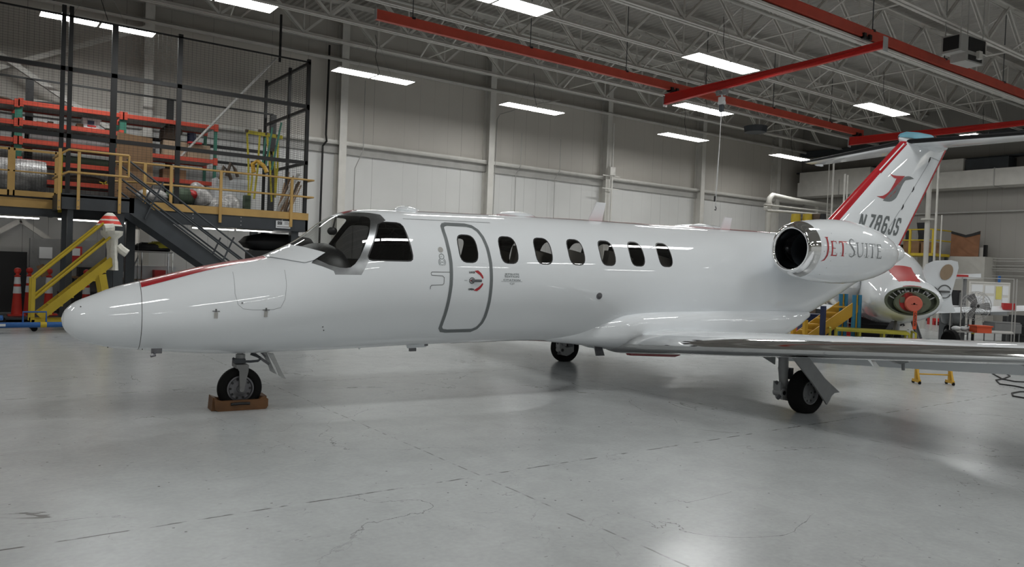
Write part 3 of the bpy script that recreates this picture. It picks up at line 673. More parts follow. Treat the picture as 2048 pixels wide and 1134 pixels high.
# white boxy radome seen through the gates
b = MB(); b.loft([[(x, 21.6+.5*q*math.cos(a), 3.35+.45*q*math.sin(a)) for a in [2*math.pi*i/20 for i in range(20)]] for x, q in ((-.6, .5), (-.2, .9), (.5, 1.0), (1.5, 1.0), (1.75, .95))]); item('wrapped_cowling', b, 'plastic_wrap', 'big shiny plastic-wrapped cowling behind the mesh gates', 'aircraft part')
b = MB(); b.box((0, 21.9, 3.2), (.4, .4, .6)); item('dark_case', b, 'dark', 'dark case behind the left mesh gate', 'case', smooth=0)
b = MB(); b.prism([(3.2, DZ), (4.1, DZ), (4.06, 4.62), (3.25, 4.68)], lambda a, c, q: (a, 21.3+q+(c-DZ)*.06, c), 0, .02); item('plywood_sheet', b, 'card', 'tall brown sheet of board leaning behind the top of the stairs', 'board', smooth=0)
for i, (x, w_, z, h_, m_, lab) in enumerate(((4.9, .6, 4.36, .45, 'card_light', 'tan carton on the right rack middle shelf, left one'), (5.52, .6, 4.36, .42, 'card_light', 'tan carton on the right rack middle shelf, right one'), (4.25, .3, 4.36, .18, 'dark', 'small dark box on the right rack middle shelf'), (4.9, .6, 3.73, .3, 'card', 'brown carton on the right rack lower shelf'))):
    b = MB(); b.box((x, RYF+.3, z+h_/2), (w_, .5, h_)); item('carton', b, m_, lab, 'carton', smooth=0)
b = MB(); b.loft([[(4.75+.3*q*math.cos(a)+(z-4.8)*.3, RYF+.3+.25*q*math.sin(a), z) for a in [2*math.pi*i/8 for i in range(8)]] for z, q in ((4.85, .8), (5.1, 1.), (5.3, .5))]); item('dark_sack', b, 'brown', 'dark sack on the cartons under the right rack beam', 'sack')
b = MB(); b.tube((5.35, RYF+.2, 4.82), (5.35, RYF+.2, 5.1), .12); item('blue_jar', b, 'darkblue', 'dark blue cylinder standing on the right-hand tan carton', 'container')
b = MB(); b.box((5.4, RYF+.05, 4.81), (.35, .2, .05)); item('red_tray', b, 'red', 'flat red tray on the right-hand tan carton', 'tray', smooth=0)
# radomes and tan shells by the rail
def shell(x, y, z, rx, rz, tilt, lab, m_='plastic_wrap'):
    b = MB(); rg = []
    for k in range(9):
        a0 = k/8*math.pi/2; rg.append([(rx*math.cos(a0)*math.cos(a), .35*math.cos(a0)*math.sin(a), rz*math.sin(a0)) for a in [2*math.pi*i/20 for i in range(20)]])
    b.loft(rg[:-1]); o = b.build('plastic_shell', m_, loc=(x, y, z)); o.rotation_euler = (0, tilt, .2); tag(o, lab, 'aircraft part', 'shiny shells on the mezzanine')
shell(5.3, 21.2, 3.05, .26, .6, -.5, 'leaning shiny brown-tinted shell behind the guard rail post')
shell(5.62, 21.1, 2.95, .38, .28, 0, 'low domed shiny shell on the deck behind the guard rail')
shell(5.95, 21.3, 2.92, .3, .45, .3, 'shiny shell leaning right behind the low domed one')
b = MB(); b.ball((4.75, 21.2, 3.18), (.42, .3, .24)); item('engine_plug', b, 'olive', 'dark green cushion cover lying behind the stair rails', 'cover')
b = MB(); b.ball((5.02, 21.15, 3.25), (.16, .25, .15)); item('red_cover', b, 'red', 'small red cover end beside the dark green cushion', 'cover')
b = MB(); b.ball((4.05, 21.2, 3.12), (.4, .3, .22)); item('wrapped_bundle', b, 'plastic_wrap', 'crumpled plastic bundle at the top of the stairs', 'bundle')
b = MB(); b.box((6.45, 21.3, 3.13), (.16, .2, .46)); item('green_canister', b, 'olive', 'olive canister box standing on the deck by the cage', 'canister', smooth=0)
b = MB(); b.b2((5.7, 21.6, 2.92), (6.55, 22.0, 3.8)); item('wrapped_pallet', b, 'plastic_clear', 'big pale wrapped box behind the yellow straps', 'box', smooth=0)
# brown brackets
for i, (x, z) in enumerate(((5.85, 3.85), (6.02, 3.95))):
    b = MB(); b.path([(x-.1, 21.4, z-.1), (x, 21.4, z+.25), (x+.12, 21.4, z+.1), (x+.2, 21.4, z-.1)], .045); item('brown_bracket', b, 'brown', ['left brown padded bracket on the wrapped box', 'right brown padded bracket on the wrapped box'][i], 'bracket')
# yellow tie-down straps hanging in the cage corner
for i, (px, y0, y1, dx) in enumerate(((494, 262, 400, 2), (520, 262, 398, -12), (534, 268, 404, 9), (556, 272, 395, -6), (547, 300, 392, 3), (505, 325, 395, -6))):
    dp = 21.9; p = at(px, y0, dp); q = at(px+dx, y1, dp); b = MB(); mid = (p+q)/2+Vector((.03, 0, 0))
    for a, c in ((p, mid), (mid, q)): b.bar(a, c, .055, .008, up=(.6, .8, 0))
    b.box(p, (.09, .05, .08), 1)
    item('ratchet_strap', b, ['strap_yellow', 'brown'], 'yellow ratchet strap hanging in the cage corner, %s from the left' % ord_[(0, 2, 3, 5, 4, 1)[i]], 'strap', 'yellow straps hanging in the cage', smooth=0)
for i, (px, y0, y1, dx) in enumerate(((545, 255, 345, -16), (563, 245, 340, -20), (531, 275, 330, -6))):
    dp = 21.6; p = at(px, y0, dp); q = at(px+dx, y1, dp); b = MB(); b.bar(p, q, .045, .03, up=(.6, .8, 0)); item('green_ladder_strap', b, 'green_rack', 'dark green punched strut leaning in the cage corner, %s from the right' % ord_[(1, 0, 2)[i]], 'strut', 'green struts in the cage', smooth=0)
p = at(497, 264, 21.9); q = at(565, 275, 21.9); b = MB(); b.bar(p, q, .10, .04, up=(.6, .8, 0)); item('strap_bar', b, 'strap_yellow', 'yellow bundle of strap looped along the hanging bar', 'strap', smooth=0)
for i in range(12):
    dp = 21.3; x_ = 568+i*2.1; p = at(x_-16+rr.uniform(-8, 5), 420, dp); q = at(x_+rr.uniform(-2, 14), 352+rr.uniform(-12, 22), dp+.4); b = MB(); b.tube((p.x, p.y, 2.91), q, rr.uniform(.012, .03), n=6)
    item('wood_stick', b, ['card', 'card_light', 'brown'][i % 3], ['brown', 'tan', 'dark brown'][i % 3]+' stick leaning in the right cage corner, %s from left' % ord_[i], 'stick', 'bundle of sticks leaning in the cage corner')
p = at(575, 405, 21.2); q = at(597, 348, 21.4); b = MB(); b.bar((p.x-.3, p.y, 2.92), q, .12, .05); item('gray_plank', b, 'conduit', 'wide grey plank leaning beside the bundle of sticks', 'plank', smooth=0)
p = at(515, 330, 21.6)
b = MB(); b.path([at(508, 345, 21.5), at(505, 328, 21.5), at(515, 322, 21.5), at(528, 332, 21.5), at(534, 345, 21.5)], .06); item('yellow_hose', b, 'amber', 'bent yellow-orange hose hooked over the guard rail', 'hose')
p = at(350, 325, 21.2); q = at(553, 116, 21.2); b = MB(); b.bar(p, q, .05, .05); item('long_pole', b, 'conduit', 'long thin pole leaning diagonally across the cage front', 'pole')
# lamps under the mezzanine
for i, (x, y) in enumerate(((2.75, 22.9), (4.3, 23.2), (6.2, 23.6), (7.4, 23.4), (1.2, 23.4), (-1.5, 22.8))):
    t = thing('strip_light', 'fluorescent strip light under the mezzanine deck, %s from the right' % ord_[(3, 2, 1, 0, 4, 5)[i]], 'ceiling lamp', (x, y, 2.5), 0, 'strip lights under the mezzanine')
    b = MB(); b.box((0, 0, .02), (1.22, .14, .05)); b.build('housing', 'white_steel', t, smooth=0)
    b = MB(); b.tube((-.58, -.04, -.02), (.58, -.04, -.02), .016); b.tube((-.58, .04, -.02), (.58, .04, -.02), .016); b.build('lamp_tubes', 'lamp_low', t)
# ================================================================ BUSINESS JET (frame: x aft, -y port side, z up)

# x, ztop, zbot, halfwidth, zc (height of the widest point)
FUS=[(-1.712,1.0,1.0,0.0,1.0),(-1.70,1.055,0.93,.075,.995),(-1.66,1.115,.865,.14,.99),(-1.59,1.175,.80,.205,.985),(-1.46,1.235,.75,.28,.985),
(-1.25,1.325,.70,.36,.99),(-1.01,1.395,.675,.435,1.01),(-.75,1.47,.652,.50,1.04),(-.43,1.56,.625,.56,1.08),(-.12,1.63,.613,.615,1.13),(.2,1.695,.615,.665,1.20),
(.4,1.79,.62,.69,1.25),(.62,1.91,.625,.715,1.32),(.87,2.115,.628,.74,1.40),(.98,2.19,.63,.75,1.43),(1.09,2.24,.632,.757,1.45),(1.25,2.285,.638,.767,1.48),(1.5,2.312,.645,.778,1.51),(1.9,2.325,.66,.79,1.53),
(2.6,2.345,.675,.80,1.54),(3.6,2.37,.69,.805,1.55),(4.12,2.38,.668,.805,1.555),(4.74,2.39,.61,.805,1.56),(5.3,2.395,.56,.805,1.565),(5.9,2.40,.54,.805,1.57),(7.0,2.415,.58,.80,1.58),(7.8,2.425,.67,.775,1.62),
(8.6,2.43,.80,.72,1.70),(9.1,2.435,.93,.67,1.76),(9.87,2.44,1.22,.57,1.87),(10.69,2.44,1.57,.45,2.01),(11.57,2.43,1.86,.32,2.15),(12.1,2.40,2.03,.22,2.21),(12.25,2.35,2.10,.14,2.22),(12.3,2.22,2.22,0.0,2.22)]
def _pchip(xs,ys):
    n=len(xs);h=[xs[i+1]-xs[i] for i in range(n-1)];d=[(ys[i+1]-ys[i])/h[i] for i in range(n-1)]
    m=[0.0]*n;m[0]=d[0];m[-1]=d[-1]
    for i in range(1,n-1):
        if d[i-1]*d[i]<=0:m[i]=0.0
        else:
            w1=2*h[i]+h[i-1];w2=h[i]+2*h[i-1];m[i]=(w1+w2)/(w1/d[i-1]+w2/d[i])
    def f(x):
        x=min(max(x,xs[0]),xs[-1]);i=0
        while i<n-2 and x>xs[i+1]:i+=1
        t=(x-xs[i])/h[i]
        return ys[i]*(1+2*t)*(1-t)**2+m[i]*h[i]*t*(1-t)**2+ys[i+1]*t*t*(3-2*t)+m[i+1]*h[i]*t*t*(t-1)
    return f
def mk(tab):
    xs=[r[0] for r in tab];return [_pchip(xs,[r[k] for r in tab]) for k in range(1,5)]
FT,FB,FW,FC=mk(FUS)
def fpt(x,th,fs=None):
    ft,fb,fw,fc=fs or (FT,FB,FW,FC)
    c=fc(x);h=(ft(x)-c) if math.cos(th)>0 else (c-fb(x))
    return (x,fw(x)*math.sin(th),c+h*math.cos(th))
def fy(x,z,fs=None):
    """half width of the skin at height z (None above/below)"""
    ft,fb,fw,fc=fs or (FT,FB,FW,FC)
    c=fc(x);h=(ft(x)-c) if z>c else (c-fb(x))
    if h<=0:return None
    q=1-((z-c)/h)**2
    return fw(x)*math.sqrt(q) if q>=0 else None
JX, JY, JA = 2.5855, 8.6672, -0.0795
jet = thing('business_jet', 'large glossy white twin-engine business jet with red trim and grey N786JS on its tail', 'airplane', (JX, JY, 0), JA)
def fnormal(p, fs=None):
    ft, fb, fw, fc = fs or (FT, FB, FW, FC)
    def G(x, y, z):
        c = fc(x); h = (ft(x)-c) if z > c else (c-fb(x)); W = fw(x)
        return (y/max(W, 1e-4))**2+((z-c)/max(h, 1e-4))**2
    x, y, z = p; e = .004; xa = max(x-e, -1.711); xb = min(x+e, 12.299)
    gx = (G(xb, y, z)-G(xa, y, z))/(xb-xa)
    c = fc(x); h = (ft(x)-c) if z > c else (c-fb(x)); W = fw(x)
    n = Vector((gx, 2*y/max(W, 1e-3)**2, 2*(z-c)/max(h, 1e-3)**2))
    return n.normalized() if n.length > 1e-9 else Vector((-1, 0, 0))
def skin_grid(fs, xs, nt):
    bm = bmesh.new(); rows = []
    for x in xs: rows.append([bm.verts.new(fpt(x, 2*math.pi*k/nt, fs)) for k in range(nt)])
    for i in range(len(xs)-1):
        for k in range(nt):
            bm.faces.new((rows[i][k], rows[i][(k+1) % nt], rows[i+1][(k+1) % nt], rows[i+1][k]))
    bm.faces.new(rows[0][::-1]); bm.faces.new(rows[-1])
    bmesh.ops.recalc_face_normals(bm, faces=bm.faces)
    return bm
def imprint(bm, poly, side):
    n = len(poly)
    for i in range(n):
        (ax, az), (bx, bz) = poly[i], poly[(i+1) % n]; e = 1e-3
        lx, hx, lz, hz = min(ax, bx)-e, max(ax, bx)+e, min(az, bz)-e, max(az, bz)+e
        fs = []
        for f in bm.faces:
            c = f.calc_center_median()
            if c.y*side < 0 or abs(c.x-ax) > 1.2: continue
            vx = [v.co.x for v in f.verts]; vz = [v.co.z for v in f.verts]
            if max(vx) < lx or min(vx) > hx or max(vz) < lz or min(vz) > hz: continue
            fs.append(f)
        if not fs: continue
        g = list({e_ for f in fs for e_ in f.edges})+list({v for f in fs for v in f.verts})+fs
        d = Vector((bx-ax, 0, bz-az)).normalized()
        bmesh.ops.bisect_plane(bm, geom=g, plane_co=(ax, 0, az), plane_no=(d.z, 0, -d.x), dist=1e-5)
xs = [-1.711, -1.70, -1.68, -1.66, -1.63, -1.59, -1.54, -1.48, -1.42]; x = -1.35
while x < 2.0: xs.append(x); x += .035
while x < 12.2: xs.append(x); x += .09
xs += [12.2, 12.25, 12.28, 12.299]
GLASS = [(.29, 1.735), (.42, 1.79), (.493, 1.825), (.59, 1.798), (.738, 1.749), (.689, 1.711), (.667, 1.685), (.776, 1.63), (.888, 1.604), (.95, 1.602), (1.0, 1.612), (1.05, 1.65), (1.106, 1.723), (1.185, 1.871), (1.245, 1.98), (1.281, 2.066), (1.318, 2.15), (1.322, 2.18), (1.305, 2.195), (1.27, 2.20), (1.15, 2.202), (1.054, 2.205), (.99, 2.195), (.95, 2.3), (.25, 1.95)]
FRAME = [(.63, 1.674), (.606, 1.643), (.718, 1.607), (.818, 1.566), (.831, 1.527), (1.118, 1.532), (1.206, 1.691), (1.195, 1.747), (1.383, 2.115), (1.503, 2.165), (1.479, 2.24), (1.346, 2.255), (1.08, 2.252), (.9, 2.4), (.12, 1.95), (.20, 1.69), (.6, 1.76)]
SIDEW = [(1.195, 1.745), (1.29, 1.94), (1.367, 2.085), (1.39, 2.125), (1.43, 2.145), (1.50, 2.152), (1.625, 2.152), (1.665, 2.142), (1.69, 2.11), (1.70, 2.05), (1.722, 1.88), (1.732, 1.765), (1.725, 1.722), (1.70, 1.702), (1.66, 1.697), (1.25, 1.69), (1.21, 1.70), (1.193, 1.72)]
def shrink(P, d):
    n = len(P); o = []
    ar = sum(P[i][0]*P[(i+1) % n][1]-P[(i+1) % n][0]*P[i][1] for i in range(n)); sg = 1 if ar > 0 else -1
    for i in range(n):
        a, c, e = Vector(P[i-1]), Vector(P[i]), Vector(P[(i+1) % n]); d1 = (c-a).normalized(); d2 = (e-c).normalized()
        m_ = (Vector((-d1.y, d1.x))+Vector((-d2.y, d2.x))).normalized()*sg; o.append(tuple(c+m_*d))
    return o
WIN = [(2.449, 1.881)]+[(3.014+.513*k, 1.889+.0085*k) for k in range(6)]
DOOR = [(2.19, 2.13), (2.215, 2.155), (2.26, 2.168), (2.52, 2.17), (2.60, 2.155), (2.655, 2.11), (2.69, 2.03), (2.715, 1.90), (2.733, 1.72), (2.742, 1.5), (2.748, 1.25), (2.746, 1.06), (2.735, .985), (2.70, .915), (2.64, .882), (2.30, .878), (2.23, .888), (2.195, .925), (2.19, 1.0), (2.196, 1.2), (2.205, 1.45), (2.20, 1.7), (2.185, 1.9), (2.182, 2.07)]
bm = skin_grid(None, xs, 112)
regs = []
for sd in (-1, 1):
    P = [('glass', GLASS), ('frame', FRAME), ('sideglass', shrink(SIDEW, .016)), ('sideseal', SIDEW)]
    for i, (cx_, cz_) in enumerate(WIN):
        P += [('win%d' % i, rrect(cx_, cz_, .118, .158, 20)), ('seal%d' % i, rrect(cx_, cz_, .131, .172, 20))]
    if sd < 0: P.append(('door', DOOR))
    for nm, pl in P:
        imprint(bm, pl, sd); regs.append((nm, pl, sd))
# centre post of the windshield
for yy in (-.022, .022):
    fs_ = [f for f in bm.faces if .15 < f.calc_center_median().x < 1.3 and f.calc_center_median().z > 1.5]
    bmesh.ops.bisect_plane(bm, geom=list({e for f in fs_ for e in f.edges})+list({v for f in fs_ for v in f.verts})+fs_, plane_co=(0, yy, 0), plane_no=(0, 1, 0), dist=1e-5)
pieces = {}
for f in bm.faces:
    c = f.calc_center_median(); lab = 'skin'
    for nm, pl, sd in regs:
        if c.y*sd < 0: continue
        if inpoly(c.x, c.z, pl):
            if nm == 'glass' and abs(c.y) < .022: lab = 'frame0'; break
            lab = nm+('p' if sd < 0 else 's'); break
    pieces.setdefault(lab, []).append(f)
def piece(labs, name, mats, parent, off=0.):
    """copy the faces of some regions into an object of its own, with exact surface normals"""
    vm = {}; vs = []; fs = []; mi = []
    for j, lb in enumerate(labs):
        for f in pieces.get(lb, []):
            r = []
            for v in f.verts:
                if v.index not in vm: vm[v.index] = len(vs); n = fnormal(v.co); vs.append(tuple(v.co+n*off))
                r.append(vm[v.index])
            fs.append(r); mi.append(j if len(mats) > 1 else 0)
    me = bpy.data.meshes.new(name); me.from_pydata(vs, [], fs)
    for k in mats: me.materials.append(M[k])
    me.polygons.foreach_set('material_index', mi); me.polygons.foreach_set('use_smooth', [True]*len(fs))
    me.normals_split_custom_set_from_vertices([fnormal(v) for v in vs])
    o = bpy.data.objects.new(name, me); C.objects.link(o); o.parent = parent; return o
bm.verts.index_update()
body = piece(['skin'], 'fuselage', ['skin'], jet)
door = piece(['doorp'], 'entry_door', ['skin'], jet)
for s_ in 'ps': piece(['glass'+s_], 'windshield', ['glass_clear'], jet)
piece(['framep', 'frames', 'frame0'], 'windshield_frame', ['brushed']*3, jet)
for s_ in 'ps': piece(['sideglass'+s_, 'sideseal'+s_], 'side_window', ['glass_dark', 'seal'], jet)
for s_ in 'ps':
    for i in range(7):
        piece(['win%d' % i+s_, 'seal%d' % i+s_], 'cabin_window', ['glass_tint', 'seal'], door if (i == 0 and s_ == 'p') else jet)
bm.free()
# surface maps for paint and markings
def onside(off=.003):
    def f(x, z):
        y = fy(x, z) or 0; p = Vector((x, -y, z)); return p+fnormal(p)*off
    return f
def oncirc(off=.002):
    def f(x, th):
        p = Vector(fpt(x, th)); return p+fnormal(p)*off
    return f
def band(x0, x1, w0, w1, n=30, base=0.):
    P = [(x0+(x1-x0)*i/n, base+(w0+(w1-w0)*i/n)) for i in range(n+1)]+[(x1-(x1-x0)*i/n, base-(w1+(w0-w1)*i/n)) for i in range(n+1)]
    return P, [tuple(range(len(P)))]
decal('red_stripe', *band(-1.02, .22, .56, .30), oncirc(), 'jet_red', body, .06)
decal('red_stripe', *band(1.10, 1.32, .20, .12), oncirc(), 'jet_red', body, .05)
decal('red_stripe', *band(2.0, 8.4, .14, .26), oncirc(), 'jet_red', body, .1)
decal('red_stripe', *band(2.6, 5.2, .10, .34, base=math.pi), oncirc(), 'jet_red', body, .1)
decal('radome_seam', [(-1.03, 0), (-1.024, 0), (-1.024, 2*math.pi), (-1.03, 2*math.pi)], [(0, 1, 2, 3)], oncirc(.001), 'line', body, .08)
vs, fs = stroke([(-.164, 1.52), (-.175, 1.3), (-.15, 1.19), (-.10, 1.145), (.0, 1.135), (.2, 1.142), (.27, 1.165), (.31, 1.25), (.33, 1.4), (.335, 1.56)], .004)
decal('bay_door_seam', vs, fs, onside(.001), 'seam', body, .04)
vs, fs = stroke([(1.73, 2.20), (2.9, 2.225)], .006); decal('rain_gutter', vs, fs, onside(.004), 'seam', body, .08)
decal('door_outline', *stroke(DOOR, .042, True), onside(.003), 'jet_gray', door, .04)
vs, fs = stroke([(2.185, 1.594), (1.955, 1.59), (1.942, 1.575), (1.95, 1.553), (2.09, 1.548), (2.112, 1.53), (2.112, 1.46), (2.095, 1.444), (1.955, 1.436), (1.944, 1.42), (1.944, 1.392)], .006)
decal('hatch_seam', vs, fs, onside(.002), 'line', body, .04)
def ring(cx_, cz_, r, wd, a0=0, a1=2*math.pi, n=24):
    cl = abs(a1-a0-2*math.pi) < 1e-6
    return stroke([(cx_+r*math.cos(a0+(a1-a0)*i/(n if cl else n-1)), cz_+r*math.sin(a0+(a1-a0)*i/(n if cl else n-1))) for i in range(n)], wd, cl)
def disc(cx_, cz_, r, n=20): return [(cx_+r*math.cos(2*math.pi*i/n), cz_+r*math.sin(2*math.pi*i/n)) for i in range(n)], [tuple(range(n))]
decal('placard', *disc(2.084, 1.852, .032), onside(), 'conduit', body, .03)
decal('placard', *merge([ring(2.086, 1.773, .030, .006), ([(a*.5+2.067, c_*.5+1.768) for a, c_ in text_mesh('530', .03)[0]], text_mesh('530', .03)[1])]), onside(), 'letter_gray', body, .03)
decal('placard', *merge([ring(2.087, 1.708, r_, .005, a, a+1.9, 9) for r_ in (.030, .045) for a in (-.95, math.pi-.95)]+[stroke([(2.07, 1.708), (2.104, 1.708)], .005), stroke([(2.07, 1.675), (2.104, 1.675)], .005)]), onside(), 'letter_gray', body, .03)
def txt(body_, x, z, size, m_, mp, parent, name='lettering', sx=1., bold=0., align='LEFT', space=1., step=.03, shear=0.):
    vs, fs = text_mesh(body_, size, align, bold, sx, shear, space)
    return decal(name, [(x+a, z+c_) for a, c_ in vs], fs, mp, m_, parent, step)
txt('LOCK', 2.475, 1.590, .030, 'black', onside(), door, bold=.0015, align='CENTER'); txt('OPEN', 2.475, 1.388, .030, 'black', onside(), door, bold=.0015, align='CENTER')
txt('PUSH', 2.395, 1.496, .016, 'black', onside(), door, align='CENTER')
for s_ in (1, -1):
    P = [(2.625, 1.502+s_*.030), (2.612, 1.502+s_*.055), (2.585, 1.502+s_*.085), (2.55, 1.502+s_*.108), (2.51, 1.502+s_*.116)]
    decal('turn_arrow', *stroke(P, [.018, .024, .03, .034, .001]), onside(), 'jet_red', door, .03)
decal('lock_dial', *merge([([(2.478+r_*math.cos(a), 1.502+r_*math.sin(a)) for r_, a in ((.026, t_), (.040, t_), (.040, t_+.35), (.026, t_+.35))], [(0, 1, 2, 3)]) for t_ in [k*2*math.pi/12 for k in range(12)]]), onside(), 'black', door, .03)
decal('lock_dial', [(2.452, 1.502), (2.484, 1.478), (2.484, 1.526)], [(0, 1, 2)], onside(), 'jet_red', door, .05)
b = MB(); fo = onside(.012); b.path([fo(2.48, 1.502), fo(2.51, 1.503), fo(2.56, 1.504), fo(2.60, 1.504)], .015, n=8); b.lathe([(-.012, .02), (.012, .02), (.016, .014)], fo(2.485, 1.502), fnormal(Vector((2.485, -fy(2.485, 1.502), 1.502))), n=16, cap=True); b.build('door_handle', 'gear_metal', door)
for s_, z in (('JETSUITE', 1.582), ('EDITION', 1.553), ('CITATION', 1.511)): txt(s_, 3.03, z, .030, 'letter_gray', onside(), body, sx=1.75, align='CENTER', bold=.0004)
decal('lettering', *stroke([(2.88, 1.502), (3.18, 1.505)], .003), onside(), 'letter_gray', body, .04); txt('CJ3', 3.035, 1.468, .030, 'letter_gray', onside(), body, sx=1.6, align='CENTER')
# fuel filler / round port, nose latches, drains, vents
def puck(name, x, z, r, m_, h=.006, parent=None):
    b = MB(); p = Vector((x, -(fy(x, z) or 0), z)); b.lathe([(-.004, r), (h, r), (h+.002, r*.8)], p, fnormal(p), n=20, cap=True); return b.build(name, m_, parent or body)
p_ = puck('round_port', 4.404, 1.342, .045, 'gear_metal'); puck('round_port', 4.404, 1.342, .022, 'line', .010, p_)
puck('vent', -.11, 1.205, .008, 'gear_metal')
for x, z in ((-.357, 1.10), (.125, 1.118)):
    b = MB(); f_ = onside(.003); b.bar(f_(x, z-.055), f_(x, z+.005), .035, .006, 0); b.bar(f_(x-.035, z+.018), f_(x+.035, z+.018), .008, .006, 1); b.bar(f_(x, z+.01), f_(x, z+.04), .014, .012, 1); b.build('bay_latch', ['conduit', 'line'], body, smooth=0)
for x, z in ((-1.55, 1.13), (-1.3, .72), (-.99, .70), (.75, .95), (.77, .91)): puck('vent', x, z, .006, 'line')
b = MB(); b.path([(-.9, -.36, .70), (-.9, -.42, .66), (-.94, -.43, .655)], .012); b.box((-.88, -.37, .70), (.10, .02, .05)); b.build('pitot_tube', 'gear_metal', jet)
b = MB(); f_ = onside(.006); pts = [(.23, 1.69), (.493, 1.832), (.60, 1.805), (.760, 1.757), (.69, 1.708), (.64, 1.672), (.544, 1.64), (.46, 1.651)]
decal('windshield_fairing', pts, [tuple(range(8))], onside(.012), 'jet_white', body, .04)
# roof blisters, antennas
for x, l_, m_ in ((1.95, .16, 'jet_white'), (3.55, .30, 'jet_white'), (7.0, .25, 'jet_white')):
    b = MB(); b.ball((x, 0, FT(x)), (l_, .14, .06), 18); b.build('roof_blister', m_, jet)
def blade(pts, name, y0=0., th=.012, m_='jet_white'):
    b = MB(); b.prism(pts, lambda a, c_, t_: (a, y0+t_, c_), -th, th); return b.build(name, m_, jet, smooth=0)
blade([(4.75, 2.37), (4.90, 2.66), (5.06, 2.66), (5.0, 2.37)], 'antenna'); blade([(7.41, 2.40), (7.50, 2.61), (7.66, 2.61), (7.62, 2.40)], 'antenna')
blade([(4.93, .70), (5.0, .44), (5.15, .44), (5.04, .70)], 'antenna', m_='gear_metal'); blade([(2.0, .70), (2.03, .62), (2.28, .63), (2.33, .70)], 'antenna')
b = MB(); b.box((2.28, -.013, .655), (.05, .002, .02)); b.box((2.1, 0, .60), (.09, .03, .04)); b.build('antenna_base', 'gear_metal', jet, smooth=0)
blade([(1.35, .67), (1.40, .62), (1.44, .67)], 'antenna')
b = MB(); b.prism([(5.5, .56), (5.62, .43), (6.5, .385), (6.62, .41), (6.4, .50)], lambda a, c_, t_: (a, t_, c_), -.05, .05); b.build('ventral_fairing', 'jet_red', jet)
# ---------------------------------------------------------------- cockpit and cabin
b = MB(); b.b2((.4, -.50, .98), (7.4, .50, 1.0)); b.build('cabin_floor', 'interior', jet, smooth=0)
b = MB(); rg = []
for x, z, w_ in ((.22, 1.62, .42), (.42, 1.73, .50), (.60, 1.81, .56), (.78, 1.87, .62), (.92, 1.88, .655), (1.03, 1.83, .665), (1.10, 1.72, .66), (1.14, 1.4, .62)):
    rg.append([(x, w_*math.sin(t_), z-.35+.35*math.cos(t_)**1 if abs(t_) < 1.2 else z-.30) for t_ in [-1.25+2.5*i/14 for i in range(15)]])
b.loft(rg, cap=False, closed=False); b.build('glareshield', 'black', jet, smooth=60)
b = MB(); b.b2((1.78, -.50, 1.0), (1.80, -.25, 2.05)); b.b2((1.78, .25, 1.0), (1.80, .50, 2.05)); b.build('cockpit_divider', 'interior', jet, smooth=0)
for y in (-.32, .32):
    b = MB(); b.loft([[(x, y+a*.2, z+c_) for a, c_ in ((-1, -.06), (1, -.06), (1, .06), (-1, .06))] for x, z in ((1.25, 1.38), (1.62, 1.34))]); b.bar((1.62, y, 1.36), (1.74, y, 1.85), .40, .10, up=(0, 1, 0)); b.bar((1.73, y, 1.86), (1.76, y, 2.02), .22, .08, up=(0, 1, 0)); b.build('crew_seat', 'interior', jet, smooth=0)
b = MB(); b.ball((.98, -.12, 2.02), (.06, .06, .05)); b.tube((.98, -.12, 2.02), (1.02, -.12, 2.2), .01); b.build('sun_visor', 'black', jet)
for k in range(6):
    for y in (-.42, .42):
        x = 3.15+k*.75; b = MB(); b.box((x, y, 1.30), (.5, .42, .14)); b.bar((x+.22, y, 1.3), (x+.34, y, 1.92), .40, .12, up=(0, 1, 0)); b.build('cabin_seat', 'cream', jet, smooth=0)
# ---------------------------------------------------------------- belly fairing and wings
BEL = [(3.9, .86, .70, .28, .80), (4.1, .92, .67, .35, .81), (4.3, .98, .65, .44, .82), (4.5, 1.04, .63, .56, .83), (4.65, 1.08, .615, .66, .84), (4.8, 1.12, .598, .76, .86), (4.95, 1.15, .58, .83, .88), (5.3, 1.185, .535, .865, .90), (5.7, 1.20, .50, .87, .92), (6.6, 1.205, .46, .875, .94), (7.5, 1.20, .50, .865, .95), (8.1, 1.19, .62, .81, .97), (8.6, 1.17, .78, .69, 1.02), (9.1, 1.14, .99, .50, 1.08)]
bf = mk(BEL); b = MB(); rg = []
def se(x, th):
    c_, s_ = math.cos(th), math.sin(th); e = 3.0 if c_ > 0 else 2.8; z0 = bf[3](x); h_ = bf[0](x)-z0 if c_ > 0 else z0-bf[1](x)
    return (x, bf[2](x)*math.copysign(abs(s_)**(2/e), s_), z0+h_*math.copysign(abs(c_)**(2/e), c_))
x = 3.9
while x < 9.1: rg.append([se(x, 2*math.pi*k/72) for k in range(72)]); x += .06
b.loft(rg); b.build('belly_fairing', 'jet_white', jet, smooth=75)
def foil(n=16):
    us = [(1-math.cos(math.pi*i/n))/2 for i in range(n+1)]
    yt = lambda u: 5*(.2969*math.sqrt(u)-.126*u-.3516*u*u+.2843*u**3-.1036*u**4)
    return [(u, yt(u)) for u in us[::-1]]+[(u, -yt(u)) for u in us[1:]]
